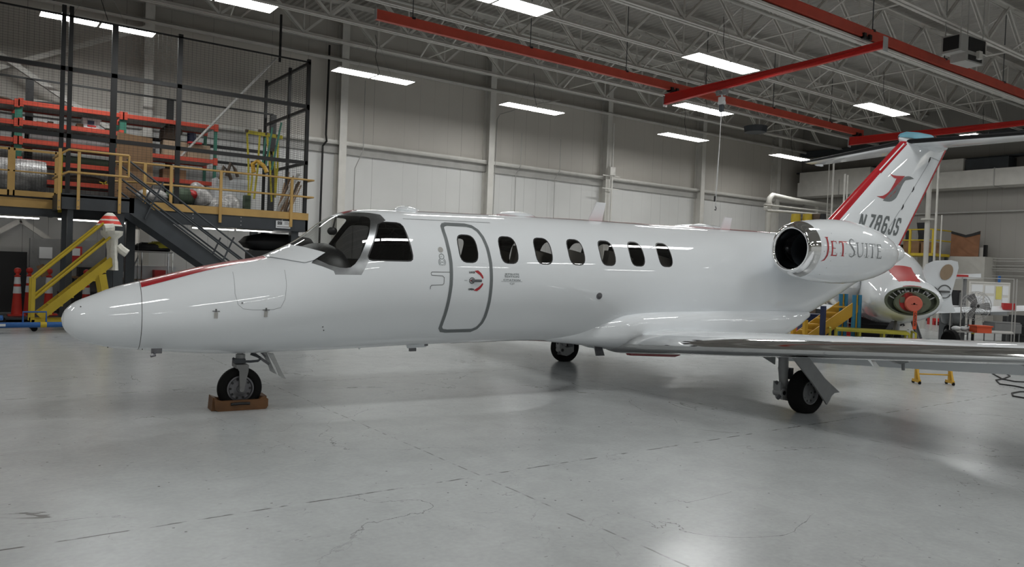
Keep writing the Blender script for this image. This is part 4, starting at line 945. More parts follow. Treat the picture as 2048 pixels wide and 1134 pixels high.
def lift(secs, sgn, name, mats, bands, parent=None, camber=.0):
    """secs: (y, xLE, z, chord, thickness ratio); bands: [(u limit, material index)]"""
    F = foil(); rg = []
    for y, xl, z, c_, t_ in secs: rg.append([(xl+u*c_, sgn*y, z+(v*t_+camber*math.sin(math.pi*u))*c_) for u, v in F])
    b = MB(); n = len(F); vs = [v for r in rg for v in r]; fs = []; mi = []
    for i in range(len(rg)-1):
        for k in range(n):
            fs.append((i*n+k, i*n+(k+1) % n, (i+1)*n+(k+1) % n, (i+1)*n+k)); u = (F[k][0]+F[(k+1) % n][0])/2; j = 0
            for lim, mm_ in bands:
                if u < lim: j = mm_; break
            if F[k][0]*F[(k+1) % n][0] >= .999 : j = 0
            mi.append(j)
    for r0 in (0, (len(rg)-1)*n): fs.append(tuple(range(r0, r0+n))); mi.append(0)
    b.v = vs; b.f = fs; b.m = mi
    return b.build(name, mats, parent or jet, smooth=35)
wing = lambda y: (y, 4.88+.112*(y-.5), .705+.0785*(y-.95), 2.42-.185*(y-.5) if y > 2.2 else 2.42-.185*1.7+(2.2-y)*.25, .142-.003*y)
wr = lambda y: [*wing(y)]
wings = {}
for sg in (-1, 1): wings[sg] = lift([wing(y) for y in (.3, .8, 1.2, 1.7, 2.2, 3., 4., 5., 6., 7., 7.9)]+[(8.1, 5.80, 1.30, .75, .06)], sg, 'wing', ['jet_white', 'chrome'], [(.095, 1)], camber=.012)
def te(y): w_ = wing(y); return w_[1]+w_[3], w_[2]
for sg in (-1, 1):
    for ya, yb in ((1.1, 2.75), (2.85, 5.3)):
        b = MB(); rg = []
        for y in (ya, yb):
            X, Z = te(y); rg.append([(X-.04, sg*y, Z+.02), (X+.05, sg*y, Z+.02), (X+.31, sg*y, Z-.275), (X+.30, sg*y, Z-.29), (X-.02, sg*y, Z-.05)])
        b.loft(rg); b.build('flap', 'jet_white', jet, smooth=30)
    for y in (3.3, 4.9):
        X, Z = te(y); b = MB(); b.prism([(X-.5, Z-.06), (X+.1, Z-.05), (X+.2, Z-.2), (X+.0, Z-.22), (X-.3, Z-.14)], lambda a, c_, t_: (a, sg*y+t_, c_), -.03, .03); b.tube((X+.1, sg*y, Z-.15), (X+.12, sg*y, Z-.3), .02); b.build('flap_hinge', 'gear_white', jet)
# ---------------------------------------------------------------- engines
def engine(sg):
    nc = MB(); o = (7.42, sg*1.36, 2.10)
    outer = [(0, .305), (.012, .335), (.035, .36), (.075, .383), (.12, .398), (.17, .41)]
    nc.lathe(outer+[(.40, .445), (.6, .468), (.9, .487), (1.2, .487), (1.5, .46), (1.8, .41), (2.05, .345), (2.22, .285), (2.29, .25), (2.30, .235), (2.15, .22)], o, (1, 0, 0), n=64); e = nc.build('engine_nacelle', 'jet_white', jet, smooth=60)
    b = MB(); b.lathe([(.36, .262), (.2, .268), (.08, .276), (.03, .287), (.006, .298), (0, .305)]+[(a-.001, r+.003) for a, r in outer[1:]], o, (1, 0, 0), n=64); b.build('inlet_lip', 'chrome', e, smooth=60)
    b = MB(); b.lathe([(.36, .262), (.75, .255)], o, (1, 0, 0), n=48); b.build('inlet_duct', 'steel_dark', e)
    b = MB(); b.lathe([(.5, .0), (.53, .03), (.62, .075), (.72, .09)], o, (1, 0, 0), n=24)
    for k in range(20):
        a = 2*math.pi*k/20; u_ = Vector((0, math.cos(a), math.sin(a))); w_ = Vector((0, -math.sin(a), math.cos(a))); O_ = Vector(o)+Vector((.68, 0, 0))
        b.add([O_+u_*.08-w_*.01, O_+u_*.08+w_*.012+Vector((.06, 0, 0)), O_+u_*.25+w_*.035+Vector((.07, 0, 0)), O_+u_*.25-w_*.03], [(0, 1, 2, 3)])
    b.lathe([(.78, .0), (.78, .26)], o, (1, 0, 0), n=32); b.build('fan', 'gear_metal', e, smooth=0)
    b = MB(); b.lathe([(2.1, .17), (2.25, .13), (2.4, .03)], o, (1, 0, 0), n=24); b.build('exhaust_cone', 'gear_metal', e)
    b = MB(); b.loft([[(xa, sg*y, z) for xa, z in ((7.9, 2.06), (8.1, 2.13), (9.2, 2.15), (9.8, 2.06), (9.2, 1.98), (8.1, 1.99))] for y in (.4, 1.0)]); b.build('engine_pylon', 'jet_white', jet, smooth=30)
    return e
eP = engine(-1); engine(1)
nr = _pchip([7.42, 7.59, 7.82, 8.02, 8.32, 8.62, 8.92, 9.22, 9.47, 9.64], [.3, .41, .445, .468, .487, .487, .46, .41, .345, .285])
def onnac(x, z):
    r = nr(x)+.003; dz = max(-.98*r, min(.98*r, z-2.10)); return Vector((x, -1.36-math.sqrt(r*r-dz*dz), 2.10+dz))
# engraved-style serif capitals as ribbons
def glyph(ch, x, z, h, w_):
    k = .17*h; t_ = .045*h; q = []
    def V(px, a=0, c_=1, wd=None): q.append(stroke([(px, a), (px, c_)], wd or k/h))
    def Hh(a, c_, pz, wd=None): q.append(stroke([(a, pz), (c_, pz)], wd or t_/h))
    if ch == 'J': q.append(stroke([(.55, 1.25), (.56, .5), (.50, .0), (.30, -.32), (-.05, -.45)], [.17, .2, .19, .12, .01])); Hh(.3, .75, 1.25)
    if ch == 'E': V(.2); Hh(.05, .75, 1); Hh(.05, .8, 0, .07); Hh(.2, .6, .5); V(.74, .84, 1, .05); V(.78, 0, .17, .05)
    if ch == 'T': V(.42); Hh(.0, .95, 1, .08); V(.03, .84, 1, .05); V(.92, .84, 1, .05); Hh(.25, .62, 0)
    if ch == 't': V(.42, wd=.085); Hh(.0, .9, 1); V(.03, .84, 1, .05); V(.88, .84, 1, .05); Hh(.27, .6, 0)
    if ch == 'S': q.append(stroke([(.72, 1.02), (.66, 1.17), (.45, 1.25), (.22, 1.12), (.2, .88), (.45, .62), (.68, .36), (.66, .1), (.42, -.04), (.15, .03), (.08, .2)], [.02, .04, .05, .07, .10, .12, .11, .09, .05, .04, .02]))
    if ch == 'U': q.append(stroke([(.2, 1), (.2, .3), (.32, .05), (.55, 0), (.75, .1), (.85, .35), (.85, 1)], [.085, .085, .07, .06, .045, .035, .035])); Hh(.05, .35, 1); Hh(.72, .98, 1)
    if ch == 'I': V(.5, wd=.085); Hh(.33, .67, 1); Hh(.33, .67, 0)
    if ch == 'e': V(.2, wd=.085); Hh(.05, .72, 1); Hh(.05, .78, 0, .06); Hh(.2, .6, .5); V(.7, .84, 1, .05); V(.76, 0, .17, .05)
    vs, fs = merge(q); return [(x+a*w_, z+c_*h) for a, c_ in vs], fs
zb = 2.02; H_ = .205
decal('lettering', *merge([glyph('J', 7.635, zb, H_, .14), glyph('E', 7.765, zb, H_, .15), glyph('T', 7.93, zb, H_, .17)]), onnac, 'jet_red', eP, .03)
decal('lettering', *merge([glyph('S', 8.115, zb, H_, .19), glyph('U', 8.28, zb, H_, .19), glyph('I', 8.44, zb, H_, .19), glyph('t', 8.60, zb, H_, .19), glyph('e', 8.80, zb, H_, .19)]), onnac, 'letter_thin', eP, .03)
decal('rivets', *merge([disc(7.64+i*.105, zb+.05-i*.003, .006, 6) for i in range(13)]+[disc(7.57+.01*math.cos(i), 1.80+i*.085, .006, 6) for i in range(7)]+[disc(7.44+i*.01+.34, 1.74+i*.1, .005, 6) for i in range(7)]), onnac, 'line', eP, .05)
# ---------------------------------------------------------------- fin, tailplane
LE = lambda z: 10.02+(z-2.67)*1.262
TE = lambda z: 12.25+(z-2.30)*.722
def fsec(z, t_=.105): c_ = TE(z)-LE(z); return (c_, t_)
F_ = foil(44); b = MB(); rg = []
for z in (2.15, 2.5, 3.0, 3.6, 4.0, 4.40):
    c_ = TE(z)-LE(z); rg.append([(LE(z)+u*c_, v*.105*c_, z) for u, v in F_])
b.loft(rg); n_ = len(F_)
b.m = [1 if (i < 5*n_ and (F_[i % n_][0]+F_[(i+1) % n_][0])/2 < .088) else 0 for i in range(len(b.f))]
fin = b.build('vertical_fin', ['jet_white', 'jet_red'], jet, smooth=35)
def fth(x, z):
    c_ = TE(z)-LE(z); u = min(max((x-LE(z))/c_, 0), 1); return .105*c_*5*(.2969*math.sqrt(u)-.126*u-.3516*u*u+.2843*u**3-.1036*u**4)
onfin = lambda x, z: Vector((x, -fth(x, z)-.004, z))
onfin2 = lambda x, z: Vector((x, fth(x, z)+.004, z))
for mp in (onfin, onfin2):
    decal('white_pinstripe', *stroke([(LE(3.75)+.085, 3.75), (LE(4.34)+.085, 4.34)], .022), mp, 'jet_white', fin, .03)
    decal('red_edge', *stroke([(LE(3.7)+.155, 3.7), (LE(4.34)+.15, 4.34)], .028), mp, 'jet_red', fin, .03)
    decal('red_edge', *stroke([(TE(2.3)-.025, 2.3), (TE(4.38)-.025, 4.38)], .05), mp, 'jet_red', fin, .05)
    decal('rudder_seam', *stroke([(11.62, 2.42), (11.84, 2.72), (12.23, 3.12), (12.60, 3.52), (13.08, 4.05), (13.14, 4.17), (13.51, 4.14)], .012), mp, 'seam', fin, .05)
JP = [(11.73, 3.73), (11.77, 3.70), (11.84, 3.69), (11.96, 3.69), (12.23, 3.71), (12.17, 3.67), (12.11, 3.59), (12.03, 3.49), (11.94, 3.39), (11.85, 3.32), (11.76, 3.27), (11.66, 3.235), (11.55, 3.22), (11.45, 3.23), (11.33, 3.255), (11.43, 3.26), (11.52, 3.275), (11.61, 3.31), (11.70, 3.36), (11.76, 3.41), (11.81, 3.47), (11.88, 3.55), (11.94, 3.635), (11.88, 3.635), (11.83, 3.65), (11.77, 3.68)]
SP = [(12.56, 3.69), (12.49, 3.71), (12.42, 3.72), (12.35, 3.72), (12.28, 3.71), (12.21, 3.69), (12.15, 3.65), (12.09, 3.57), (12.03, 3.49), (11.97, 3.42), (11.91, 3.35), (11.83, 3.28), (11.74, 3.22), (11.64, 3.195), (11.53, 3.19), (11.60, 3.182), (11.68, 3.18), (11.76, 3.185), (11.83, 3.20), (11.91, 3.235), (11.98, 3.28), (12.05, 3.37), (12.12, 3.48), (12.18, 3.56), (12.25, 3.63), (12.30, 3.67), (12.36, 3.69), (12.45, 3.70)]
decal('tail_logo', JP, [tuple(range(len(JP)))], onfin, 'jet_red', fin, .04); decal('tail_logo', SP, [tuple(range(len(SP)))], onfin, 'jet_gray', fin, .04)
GL = {'N': [[(0, 0), (0, 1)], [(0, 1), (.75, 0)], [(.75, 0), (.75, 1)]], '7': [[(0, .98), (.75, .98), (.75, .8), (.28, 0)]], '8': [[(.1, .52), (0, .62), (0, .85), (.13, 1), (.62, 1), (.75, .85), (.75, .62), (.65, .52), (.1, .52)], [(.1, .52), (0, .4), (0, .15), (.13, 0), (.62, 0), (.75, .15), (.75, .4), (.65, .52)]],
 '6': [[(.75, .8), (.75, .87), (.62, 1), (.13, 1), (0, .87), (0, .15), (.13, 0), (.62, 0), (.75, .15), (.75, .38), (.62, .52), (0, .52)]], 'J': [[(0, .28), (0, .14), (.13, 0), (.5, 0), (.63, .14), (.63, 1)]], 'S': [[(.75, .76), (.75, .87), (.62, 1), (.13, 1), (0, .87), (0, .66), (.13, .53), (.62, .47), (.75, .34), (.75, .13), (.62, 0), (.13, 0), (0, .13), (0, .24)]]}
q = []; cx_ = 10.79
for ch, adv, wd in (('N', .275, .17), ('7', .235, .165), ('8', .25, .17), ('6', .255, .17), ('J', .20, .15), ('S', .25, .16)):
    for ln in GL[ch]:
        P = [(cx_+a*wd+c_*.30*.40, 2.60+c_*.29-(cx_-10.79)*.01) for a, c_ in ln]; q.append(stroke(P, .054))
    cx_ += adv
decal('registration', *merge(q), onfin, 'letter_gray', fin, .03)
b = MB(); b.loft([[(x, r*.75*math.cos(a), 4.44+r*math.sin(a)) for a in [2*math.pi*i/24 for i in range(24)]] for x, r in ((12.12, .01), (12.18, .06), (12.35, .11), (12.7, .15), (13.2, .16), (13.5, .13), (13.75, .05), (13.8, .01))]); bl = b.build('tail_bullet', 'jet_white', jet)
b = MB(); b.loft([[(x, r*.8*math.cos(a), 4.455+r*math.sin(a)) for a in [math.pi*i/16-.0 for i in range(17)]] for x, r in ((12.12, .02), (12.2, .09), (12.36, .135), (12.7, .165), (13.12, .17))], cap=False, closed=False); b.build('tape_cover', 'blue_tape', bl, fix=False)
b = MB(); b.loft([[(x, r*.7*math.cos(a), 4.455+r*math.sin(a)) for a in [.8+(math.pi-1.6)*i/10 for i in range(11)]] for x, r in ((13.2, .167), (13.5, .137), (13.74, .06))], cap=False, closed=False); b.build('red_cap', 'jet_red', bl, fix=False)
for sg in (-1, 1):
    st = lift([(y, 12.30+.325*(y-.1), 4.40+.0*y, 1.30-.19*(y-.1), .095) for y in (.05, .5, 1.2, 2., 2.8, 3.05)]+[(3.15, 13.42, 4.40, .55, .03)], sg, 'tailplane', ['jet_white', 'boot', 'chrome'], [(.008, 1), (.10, 1)])
    b = MB(); b.ball((13.98, sg*3.17, 4.40), (.17, .035, .03), 10); b.build('static_wick_horn', 'jet_white', st)
for x, z in ((12.57, 3.49), (12.24, 3.12), (13.09, 4.12)):
    b = MB(); b.prism([(x-.03, z-.06), (x+.03, z+.0), (x+.02, z+.05), (x-.01, z+.0)], lambda a, c_, t_: (a, -fth(a, c_)+t_, c_), -.012, .0); b.build('rudder_hinge', 'black', fin, smooth=0)
# ---------------------------------------------------------------- landing gear
def tyre_wheel(parent, c, R_, W_, rim, side, rm='wheel_gray'):
    """side: -1 = outer face looks to port"""
    b = MB(); h_ = W_/2; prof = [(-h_*.55, rim), (-h_*.85, rim+.012), (-h_, rim+(R_-rim)*.4), (-h_*.93, rim+(R_-rim)*.75), (-h_*.7, R_-.008), (-h_*.35, R_), (h_*.35, R_), (h_*.7, R_-.008), (h_*.93, rim+(R_-rim)*.75), (h_, rim+(R_-rim)*.4), (h_*.85, rim+.012), (h_*.55, rim)]
    b.lathe(prof, c, (0, 1, 0), n=48); ty = b.build('tire', 'rubber', parent, smooth=50)
    for s_ in (-1, 1):
        b = MB(); y = s_*h_; b.lathe([(y*.8, rim+.004), (y*.83, rim-.012), (y*.55, rim-.022), (y*.5, rim*.62), (y*.55, rim*.55), (y*.62, rim*.30), (y*.8, rim*.26), (y*.82, .01)], c, (0, 1, 0), n=40)
        for k in range(10):
            a = 2*math.pi*k/10; b.lathe([(y*.50, .014), (y*.515, .014), (y*.52, .002)], Vector(c)+Vector((math.cos(a)*rim*.75, s_*.004, math.sin(a)*rim*.75)), (0, s_, 0) if s_ > 0 else (0, 1, 0), n=8, mi=1)
        b.build('wheel_rim', [rm, 'black'], ty)
    return ty
ng = bpy.data.objects.new('nose_gear', None); C.objects.link(ng); ng.parent = jet; ng.location = (0, 0, 0)
tyre_wheel(ng, (.02, 0, .222), .238, .13, .14, -1, 'gear_metal')
b = MB(); b.tube((.0, 0, .95), (.02, 0, .50), .036); b.tube((.02, 0, .52), (.02, 0, .60), .052); b.lathe([(0, .06), (.02, .06)], (.02, 0, .615), (0, 0, 1), cap=True); b.build('strut', 'gear_white', ng)
b = MB()
b.box((.02, 0, .475), (.13, .24, .04))
for s_ in (-1, 1): b.prism([(-.05, .49), (.09, .49), (.085, .42), (.04, .20), (0, .20), (-.01, .42)], lambda a, c_, t_: (a, s_*(.105+t_), c_), -.012, .012)
b.tube((.02, -.125, .222), (.02, .125, .222), .026); b.build('fork', 'gray_mid', ng, smooth=30)
b = MB(); b.path([(.0, -.04, .525), (.12, -.05, .52), (.20, -.05, .525), (.225, -.05, .545), (.21, -.05, .57), (.12, -.04, .605)], .014); b.tube((-.07, -.05, .565), (-.03, -.04, .53), .012); b.box((.0, -.02, .53), (.12, .12, .05)); b.build('steering_link', 'steel_dark', ng)
b = MB(); b.bar((.14, -.02, .62), (.33, -.02, .48), .03); b.bar((.22, .03, .64), (.30, .03, .56), .02); b.build('drag_brace', 'gear_metal', ng)
for s_ in (-1, 1):
    b = MB(); b.prism([(.27, .63), (.335, .62), (.42, .43), (.475, .33), (.44, .345), (.40, .37), (.36, .47)], lambda a, c_, t_: (a, s_*(.17+.1*(.63-c_))+t_, c_), -.01, .01); b.build('gear_door', 'gear_white', ng, smooth=30)
def main_gear(sg):
    g = bpy.data.objects.new('main_gear', None); C.objects.link(g); g.parent = jet; y = sg*2.6
    tyre_wheel(g, (6.30, y, .258), .275, .20, .145, sg)
    iy = y-sg*.20
    b = MB(); b.tube((6.10, iy, .92), (6.11, iy, .50), .062, n=16); b.lathe([(0, .068), (.012, .068)], (6.11, iy, .53), (0, 0, 1), n=16, cap=True); b.tube((6.11, iy, .52), (6.13, iy, .30), .060, .052, n=16); b.build('strut', 'gear_white', g)
    b = MB(); b.loft([[(x, iy+a*.055, z+c_) for a, c_ in ((-1, -h_), (1, -h_), (1, h_), (-1, h_))] for x, z, h_ in ((6.0, .33, .045), (6.06, .235, .085), (6.17, .20, .075), (6.32, .25, .05))]); b.lathe([(-.07, .05), (.07, .05)], (6.06, iy, .235), (0, 1, 0), n=16, cap=True); b.lathe([(-.075, .028), (.075, .028)], (6.06, iy, .235), (0, 1, 0), n=12, mi=1, cap=True); b.tube((6.30, iy, .25), (6.30, y, .258), .03); b.build('trailing_link', ['gear_white', 'black'], g)
    b = MB(); b.tube((6.03, iy, .33), (5.99, iy, .37), .022, n=10); b.tube((6.03, iy-.03, .2), (5.99, iy-.03, .16), .02); b.path([(6.16, iy-.05*sg, .78), (6.19, iy-.05*sg, .5), (6.22, iy, .33)], .012); b.box((6.2, iy+.03*sg, .47), (.06, .06, .14)); b.tube((6.24, y-sg*.12, .3), (6.34, y-sg*.12, .3), .07); b.build('brake_lines', 'gear_metal', g)
    b = MB(); D_ = [(5.80, .73), (6.10, .72), (6.40, .45), (6.71, .26), (6.61, .255), (6.555, .22), (6.53, .17), (6.49, .115), (6.15, .42)]
    b.prism(D_, lambda a, c_, t_: (a, y+sg*(.165+.02*math.sin((c_-.1)*5))+t_, c_), -.012, .012); b.build('gear_door', 'gear_white', g, smooth=30)
    b = MB(); b.prism([(5.72, .72), (6.04, .70), (6.04, .575)], lambda a, c_, t_: (a, iy-sg*.08+t_, c_), -.01, .01); b.build('inner_door', 'gear_white', g, smooth=0)
main_gear(-1); main_gear(1)
ch = thing('wheel_chock', 'varnished wooden wheel chock block around the nose wheel', 'wheel chock', (JX, JY, 0), JA)
b = MB()
for s_ in (-1, 1): b.prism([(-.27, .02), (-.24, .0), (.26, .0), (.29, .03), (.29, .11), (.24, .145), (.19, .11), (-.20, .11), (-.28, .135)], lambda a, c_, t_: (a+.01, s_*.135+t_, c_), -.022, .022)
b.build('side_board', 'wood_chock', ch, smooth=0)
for pr_ in ([(-.29, 0), (-.22, 0), (-.235, .13), (-.28, .15)], [(.25, 0), (.30, 0), (.29, .14), (.26, .12)]): b = MB(); b.prism(pr_, lambda a, c_, t_: (a, t_, c_), -.113, .113); b.build('end_block', 'wood_chock', ch, smooth=0)
b = MB(); b.path([(-.10, -.16, .073), (.0, -.162, .078), (.10, -.16, .073)], .016); b.build('hand_slot', 'black', ch)
# ================================================================ LEFT FLOOR LEVEL
def PY(px, py, Y): return on(px, py, 1, Y)
# yellow maintenance stair stand wrapped in foam, with a striped hood on top
Y_ = 18.75
st = thing('stair_stand', 'yellow wheeled maintenance stair stand with foam-wrapped top end', 'step stand', (0, 0, 0))
def q_(px, py, dy=0.): p = PY(px, py, Y_); return Vector((p.x, Y_+dy, p.z))
for dy in (-.32, .32):
    b = MB(); b.bar(q_(65, 556, dy), q_(62, 643, dy), .07); b.bar(q_(60, 640, dy), q_(200, 640, dy), .07, .06); b.build('base_frame', 'yellow', st, smooth=0)
    b = MB(); b.tube(q_(66, 556, dy), q_(203, 447, dy), .028); b.tube(q_(67, 595, dy), q_(219, 472, dy), .028); b.build('hand_rail', 'yellow', st)
    b = MB(); b.bar(q_(77, 632, dy*.9), q_(222, 520, dy*.9), .03, .17); b.build('stringer', 'yellow', st, smooth=0)
    b = MB(); b.bar(q_(200, 548, dy), q_(216, 640, dy), .14, .05); b.build('rear_leg', 'yellow', st, smooth=0)
for k in range(7):
    b = MB(); p = q_(88+k*21.5, 628-k*16.6); b.box(p+Vector((0, 0, .02)), (.24, .6, .03)); b.build('step', 'yellow', st, smooth=0)
for px in (66, 195):
    for dy in (-.3, .3):
        b = MB(); p = q_(px, 648, dy); b.lathe([(-.025, .06), (.025, .06)], (p.x, p.y, .06), (0, 1, 0), n=14, cap=True); b.bar((p.x, p.y, .06), q_(px, 640, dy), .03, mi=1); b.build('caster', ['rubber', 'gray_mid'], st)
rr = random.Random(5)
b = MB(); rg = []
for k in range(11):
    u_ = k/10; p = q_(225-u_*2, 540-u_*78, 0); r = .10+rr.uniform(-.015, .02)+(.10 if u_ > .8 else 0); rg.append([(p.x+r*math.cos(a)*(1+rr.uniform(-.1, .1)), p.y+(.25+r)*math.sin(a), p.z) for a in [2*math.pi*i/16 for i in range(16)]])
b.loft(rg); b.path([q_(232, 492, -.2), q_(240, 500, -.22), q_(250, 507, -.25)], .09); b.path([q_(222, 455, -.3), q_(203, 457, -.34)], .09); b.build('foam_wrap', 'foam', st)
hd = MB(); rg = []
for k in range(9):
    u_ = k/8; p = q_(217+u_*1.5, 452-u_*26, -.1); r = .21*(1-u_)**.75+.05; rg.append([(p.x+r*math.cos(a), p.y+r*math.sin(a), p.z) for a in [2*math.pi*i/20 for i in range(20)]])
for k in range(8): hd.loft([rg[k], rg[k+1]], mi=(0, 1, 1, 0, 1, 1, 0, 0)[k], cap=k in (0, 7))
hd.build('striped_hood', ['foam', 'cone_red'], st)
# traffic cones on a low cart
def cone(x, y, z, lab, first=[None]):
    if first[0] is None:
        t = thing('traffic_cone', lab, 'traffic cone', (x, y, z), 0, 'tall orange traffic cones')
        b = MB(); b.lathe([(0, .16), (.0, .165), (.02, .16), (.03, .115), (.9, .055), (.93, .07), (.95, .04), (.98, .035), (1.0, .06), (1.05, .075), (1.1, .06), (1.12, .01)], (0, 0, 0), (0, 0, 1), n=24, cap=True); b.box((0, 0, .015), (.36, .36, .03)); b.build('cone_body', 'cone_red', t)
        for z0 in (.52, .74): b = MB(); b.lathe([(z0, .118-z0*.069+.004), (z0+.16, .118-(z0+.16)*.069+.004)], (0, 0, 0), (0, 0, 1), n=24); b.build('reflective_band', 'reflective', t)
        first[0] = t; return t
    return dup(first[0], (x, y, z), label=lab)
for px, Yc, lab in ((33, 21.3, 'orange traffic cone, leftmost, in front of the black panel'), (57, 21.9, 'orange traffic cone half hidden by the yellow stand post'), (96, 21.4, 'orange traffic cone behind the yellow stair rails'), (171, 21.2, 'orange traffic cone just left of the jet nose')):
    p = PY(px, 640, Yc); cone(p.x, Yc, .12, lab)
t = thing('flat_cart', 'low dark flat cart carrying the traffic cones', 'cart', (1.7, 21.4, 0))
b = MB(); b.box((0, 0, .09), (2.6, 1.3, .05)); b.build('platform', 'steel_dark', t, smooth=0)
for x in (-1.1, 1.1):
    for y in (-.5, .5): b = MB(); b.lathe([(-.02, .035), (.02, .035)], (x, y, .035), (0, 1, 0), n=12, cap=True); b.build('caster', 'rubber', t)
t = thing('tow_bar', 'blue aircraft tow bar lying along the floor left of the nose', 'tow bar', (0, 0, 0))
y = 18.15; xa = PY(-60, 655, y).x; xb = 2.9
b = MB(); b.tube((xa, y, .16), (xb, y, .16), .055, n=14); b.path([(1.15, y, .2), (1.15, y, .42), (1.55, y, .42), (1.55, y, .2)], .018); b.path([(.1, y, .2), (.5, y-.1, .3), (.8, y-.2, .32)], .05); b.build('tube', 'blue', t)
b = MB(); b.tube((1.45, y, .16), (1.56, y, .16), .058, n=14); b.build('yellow_band', 'yellow', t)
b = MB(); b.box((.75, y-.055, .165), (.22, .008, .05)); b.build('label_plate', 'paper', t, smooth=0)
for x in (-.1, 2.4): b = MB(); b.lathe([(-.04, .1), (.04, .1)], (x, y+.12, .10), (0, 1, 0), n=18, cap=True); b.build('wheel', 'rubber', t)
b = MB(); b.lathe([(-.06, .13), (.06, .13)], (PY(0, 640, 19.4).x-.02, 19.4, .13), (0, 1, 0), n=20, cap=True); tag(b.build('cart_wheel', 'rubber'), 'black cart wheel at the left edge above the tow bar', 'wheel')
# things under the mezzanine against the wall
def boxthing(name, p, q, m, lab, cat, group=None):
    b = MB(); b.b2(p, q); return tag(b.build(name, m, smooth=0), lab, cat, group)
x0 = PY(-20, 600, 24.2).x; x1 = PY(52, 600, 24.2).x
boxthing('black_board', (x0-1, 24.15, 0), (x1, 24.25, 1.6), 'black', 'large black board standing against the wall at the left', 'board')
x2 = PY(115, 600, 24.1).x
t = thing('notice_cabinet', 'grey steel cabinet with papers taped on, behind the yellow stair', 'cabinet', (0, 0, 0))
b = MB(); b.b2((x1+.05, 23.9, .05), (x2+1.1, 24.3, 1.98)); b.build('body', 'gray_mid', t, smooth=0)
b = MB(); b.b2((x1+.25, 23.88, 1.45), (x1+.55, 23.895, 1.75)); b.build('notice_sheet', 'paper', t, smooth=0)
b = MB(); b.b2((x1+.75, 23.88, 1.35), (x1+1.25, 23.89, 1.8)); b.b2((x1+.79, 23.87, 1.55), (x1+1.2, 23.88, 1.75), 1); b.build('red_frame_notice', ['red', 'paper'], t, smooth=0)
t = thing('work_bench', 'wooden-topped bench full of clutter behind the yellow stair', 'bench', (0, 0, 0))
b = MB(); b.b2((2.6, 23.2, .95), (4.9, 24.0, 1.0)); b.build('bench_top', 'card', t, smooth=0)
for x in (2.65, 4.8):
    for y in (23.25, 23.9): b = MB(); b.b2((x-.03, y-.03, 0), (x+.03, y+.03, .95)); b.build('leg', 'steel_dark', t, smooth=0)
for i, (x, w_, h_, m_, lab) in enumerate(((2.9, .4, .25, 'dark', 'black case on the cluttered bench, left end'), (3.4, .3, .35, 'brown', 'brown box on the cluttered bench, middle'), (3.9, .45, .15, 'paper', 'white tray on the cluttered bench'), (4.4, .3, .3, 'plastic_clear', 'pale clear bin on the cluttered bench, right end'))):
    boxthing('bench_clutter', (x-w_/2, 23.3, 1.0), (x+w_/2, 23.7, 1.0+h_), m_, lab, 'box')
boxthing('pallet_bundle', (2.2, 22.6, 0.02), (4.4, 23.1, .62), 'dark', 'dark low stack under the cluttered bench', 'stack')
# wire shelf with hoses, hanging brushes
t = thing('wire_shelf', 'chrome wire shelf unit carrying coiled yellow and black hoses', 'shelf', (0, 0, 0))
YS = 21.4; xa = PY(255, 560, YS).x; xb = PY(344, 560, YS).x; zt = PY(300, 504, YS).z
for x in (xa, (xa*1.4+xb*.6)/2, xb):
    for y in (YS, YS+.5): b = MB(); b.tube((x, y, 0), (x, y, zt), .014, n=8); b.build('shelf_post', 'chrome', t)
for z in (zt, .9, .35): b = MB(); b.b2((xa, YS-.02, z-.015), (xb, YS+.52, z+.01)); b.build('wire_deck', 'gray_mid', t, smooth=0)
for i, (m_, r, lab) in enumerate((('dark', .045, 'black hose coiled on the wire shelf'), ('yellow_dull', .035, 'yellow hose coiled on the wire shelf'))):
    b = MB(); b.path([(xa+.55+i*.28+(.46-.08*(k//12))*math.cos(k*math.pi/6), YS+.25+.22*math.sin(k*math.pi/6), zt+.06+.035*(k//9)+i*.05) for k in range(44)], r, n=6); tag(b.build('hose_coil', m_), lab, 'hose', 'hoses on the wire shelf')
for px, py, lab in ((80, 530, 'round brush with wooden handle hung left of the yellow stair'), (262, 543, 'round brush with wooden handle hung by the wire shelf')):
    b = MB(); dr = -1 if px < 100 else 1; a = PY(px+dr*14, py-28, 20.9); c_ = PY(px, py, 20.9); e_ = PY(px-dr*7 if px > 100 else px+10, py+22, 20.9); b.tube(a, c_, .02, mi=1); b.tube(c_, e_, .08, .085, n=14); 
    b.tube(a, (a.x, a.y, 2.84), .004, n=5, mi=1)
    tag(b.build('hanging_brush', ['card', 'gray_mid']), lab, 'brush', 'brushes hanging from the mezzanine')
boxthing('red_bin', (PY(308, 600, 22).x, 22, .3), (PY(330, 600, 22).x, 22.4, 1.25), 'red', 'red bin behind the nose of the jet', 'bin')
boxthing('clear_bin', (PY(255, 600, 22.3).x, 22.3, 1.0), (PY(350, 600, 22.3).x, 22.9, 1.35), 'plastic_clear', 'pale plastic bin on the lower wire shelf behind the nose', 'bin')
boxthing('blue_tarp', (PY(252, 600, 21.0).x, 20.9, .0), (PY(275, 600, 21.0).x, 21.2, .95), 'darkblue', 'dark blue folded tarp beside the mezzanine post', 'tarp')
t = thing('covered_equipment', 'dark glossy covered machine under the right end of the mezzanine', 'equipment', (0, 0, 0))
b = MB(); p = PY(558, 500, 21.4); b.b2((p.x-.85, 21.1, 0), (p.x+.75, 21.7, 1.88)); b.build('cabinet', 'black', t, smooth=0)
b = MB(); b.loft([[(p.x+x*1.05, 21.4+.38*math.cos(a), 2.10+r*math.sin(a)) for a in [2*math.pi*i/20 for i in range(20)]] for x, r in ((-.98, .02), (-.9, .16), (-.5, .26), (.3, .27), (.8, .2), (.86, .02))]); b.build('hood', 'boot', t)
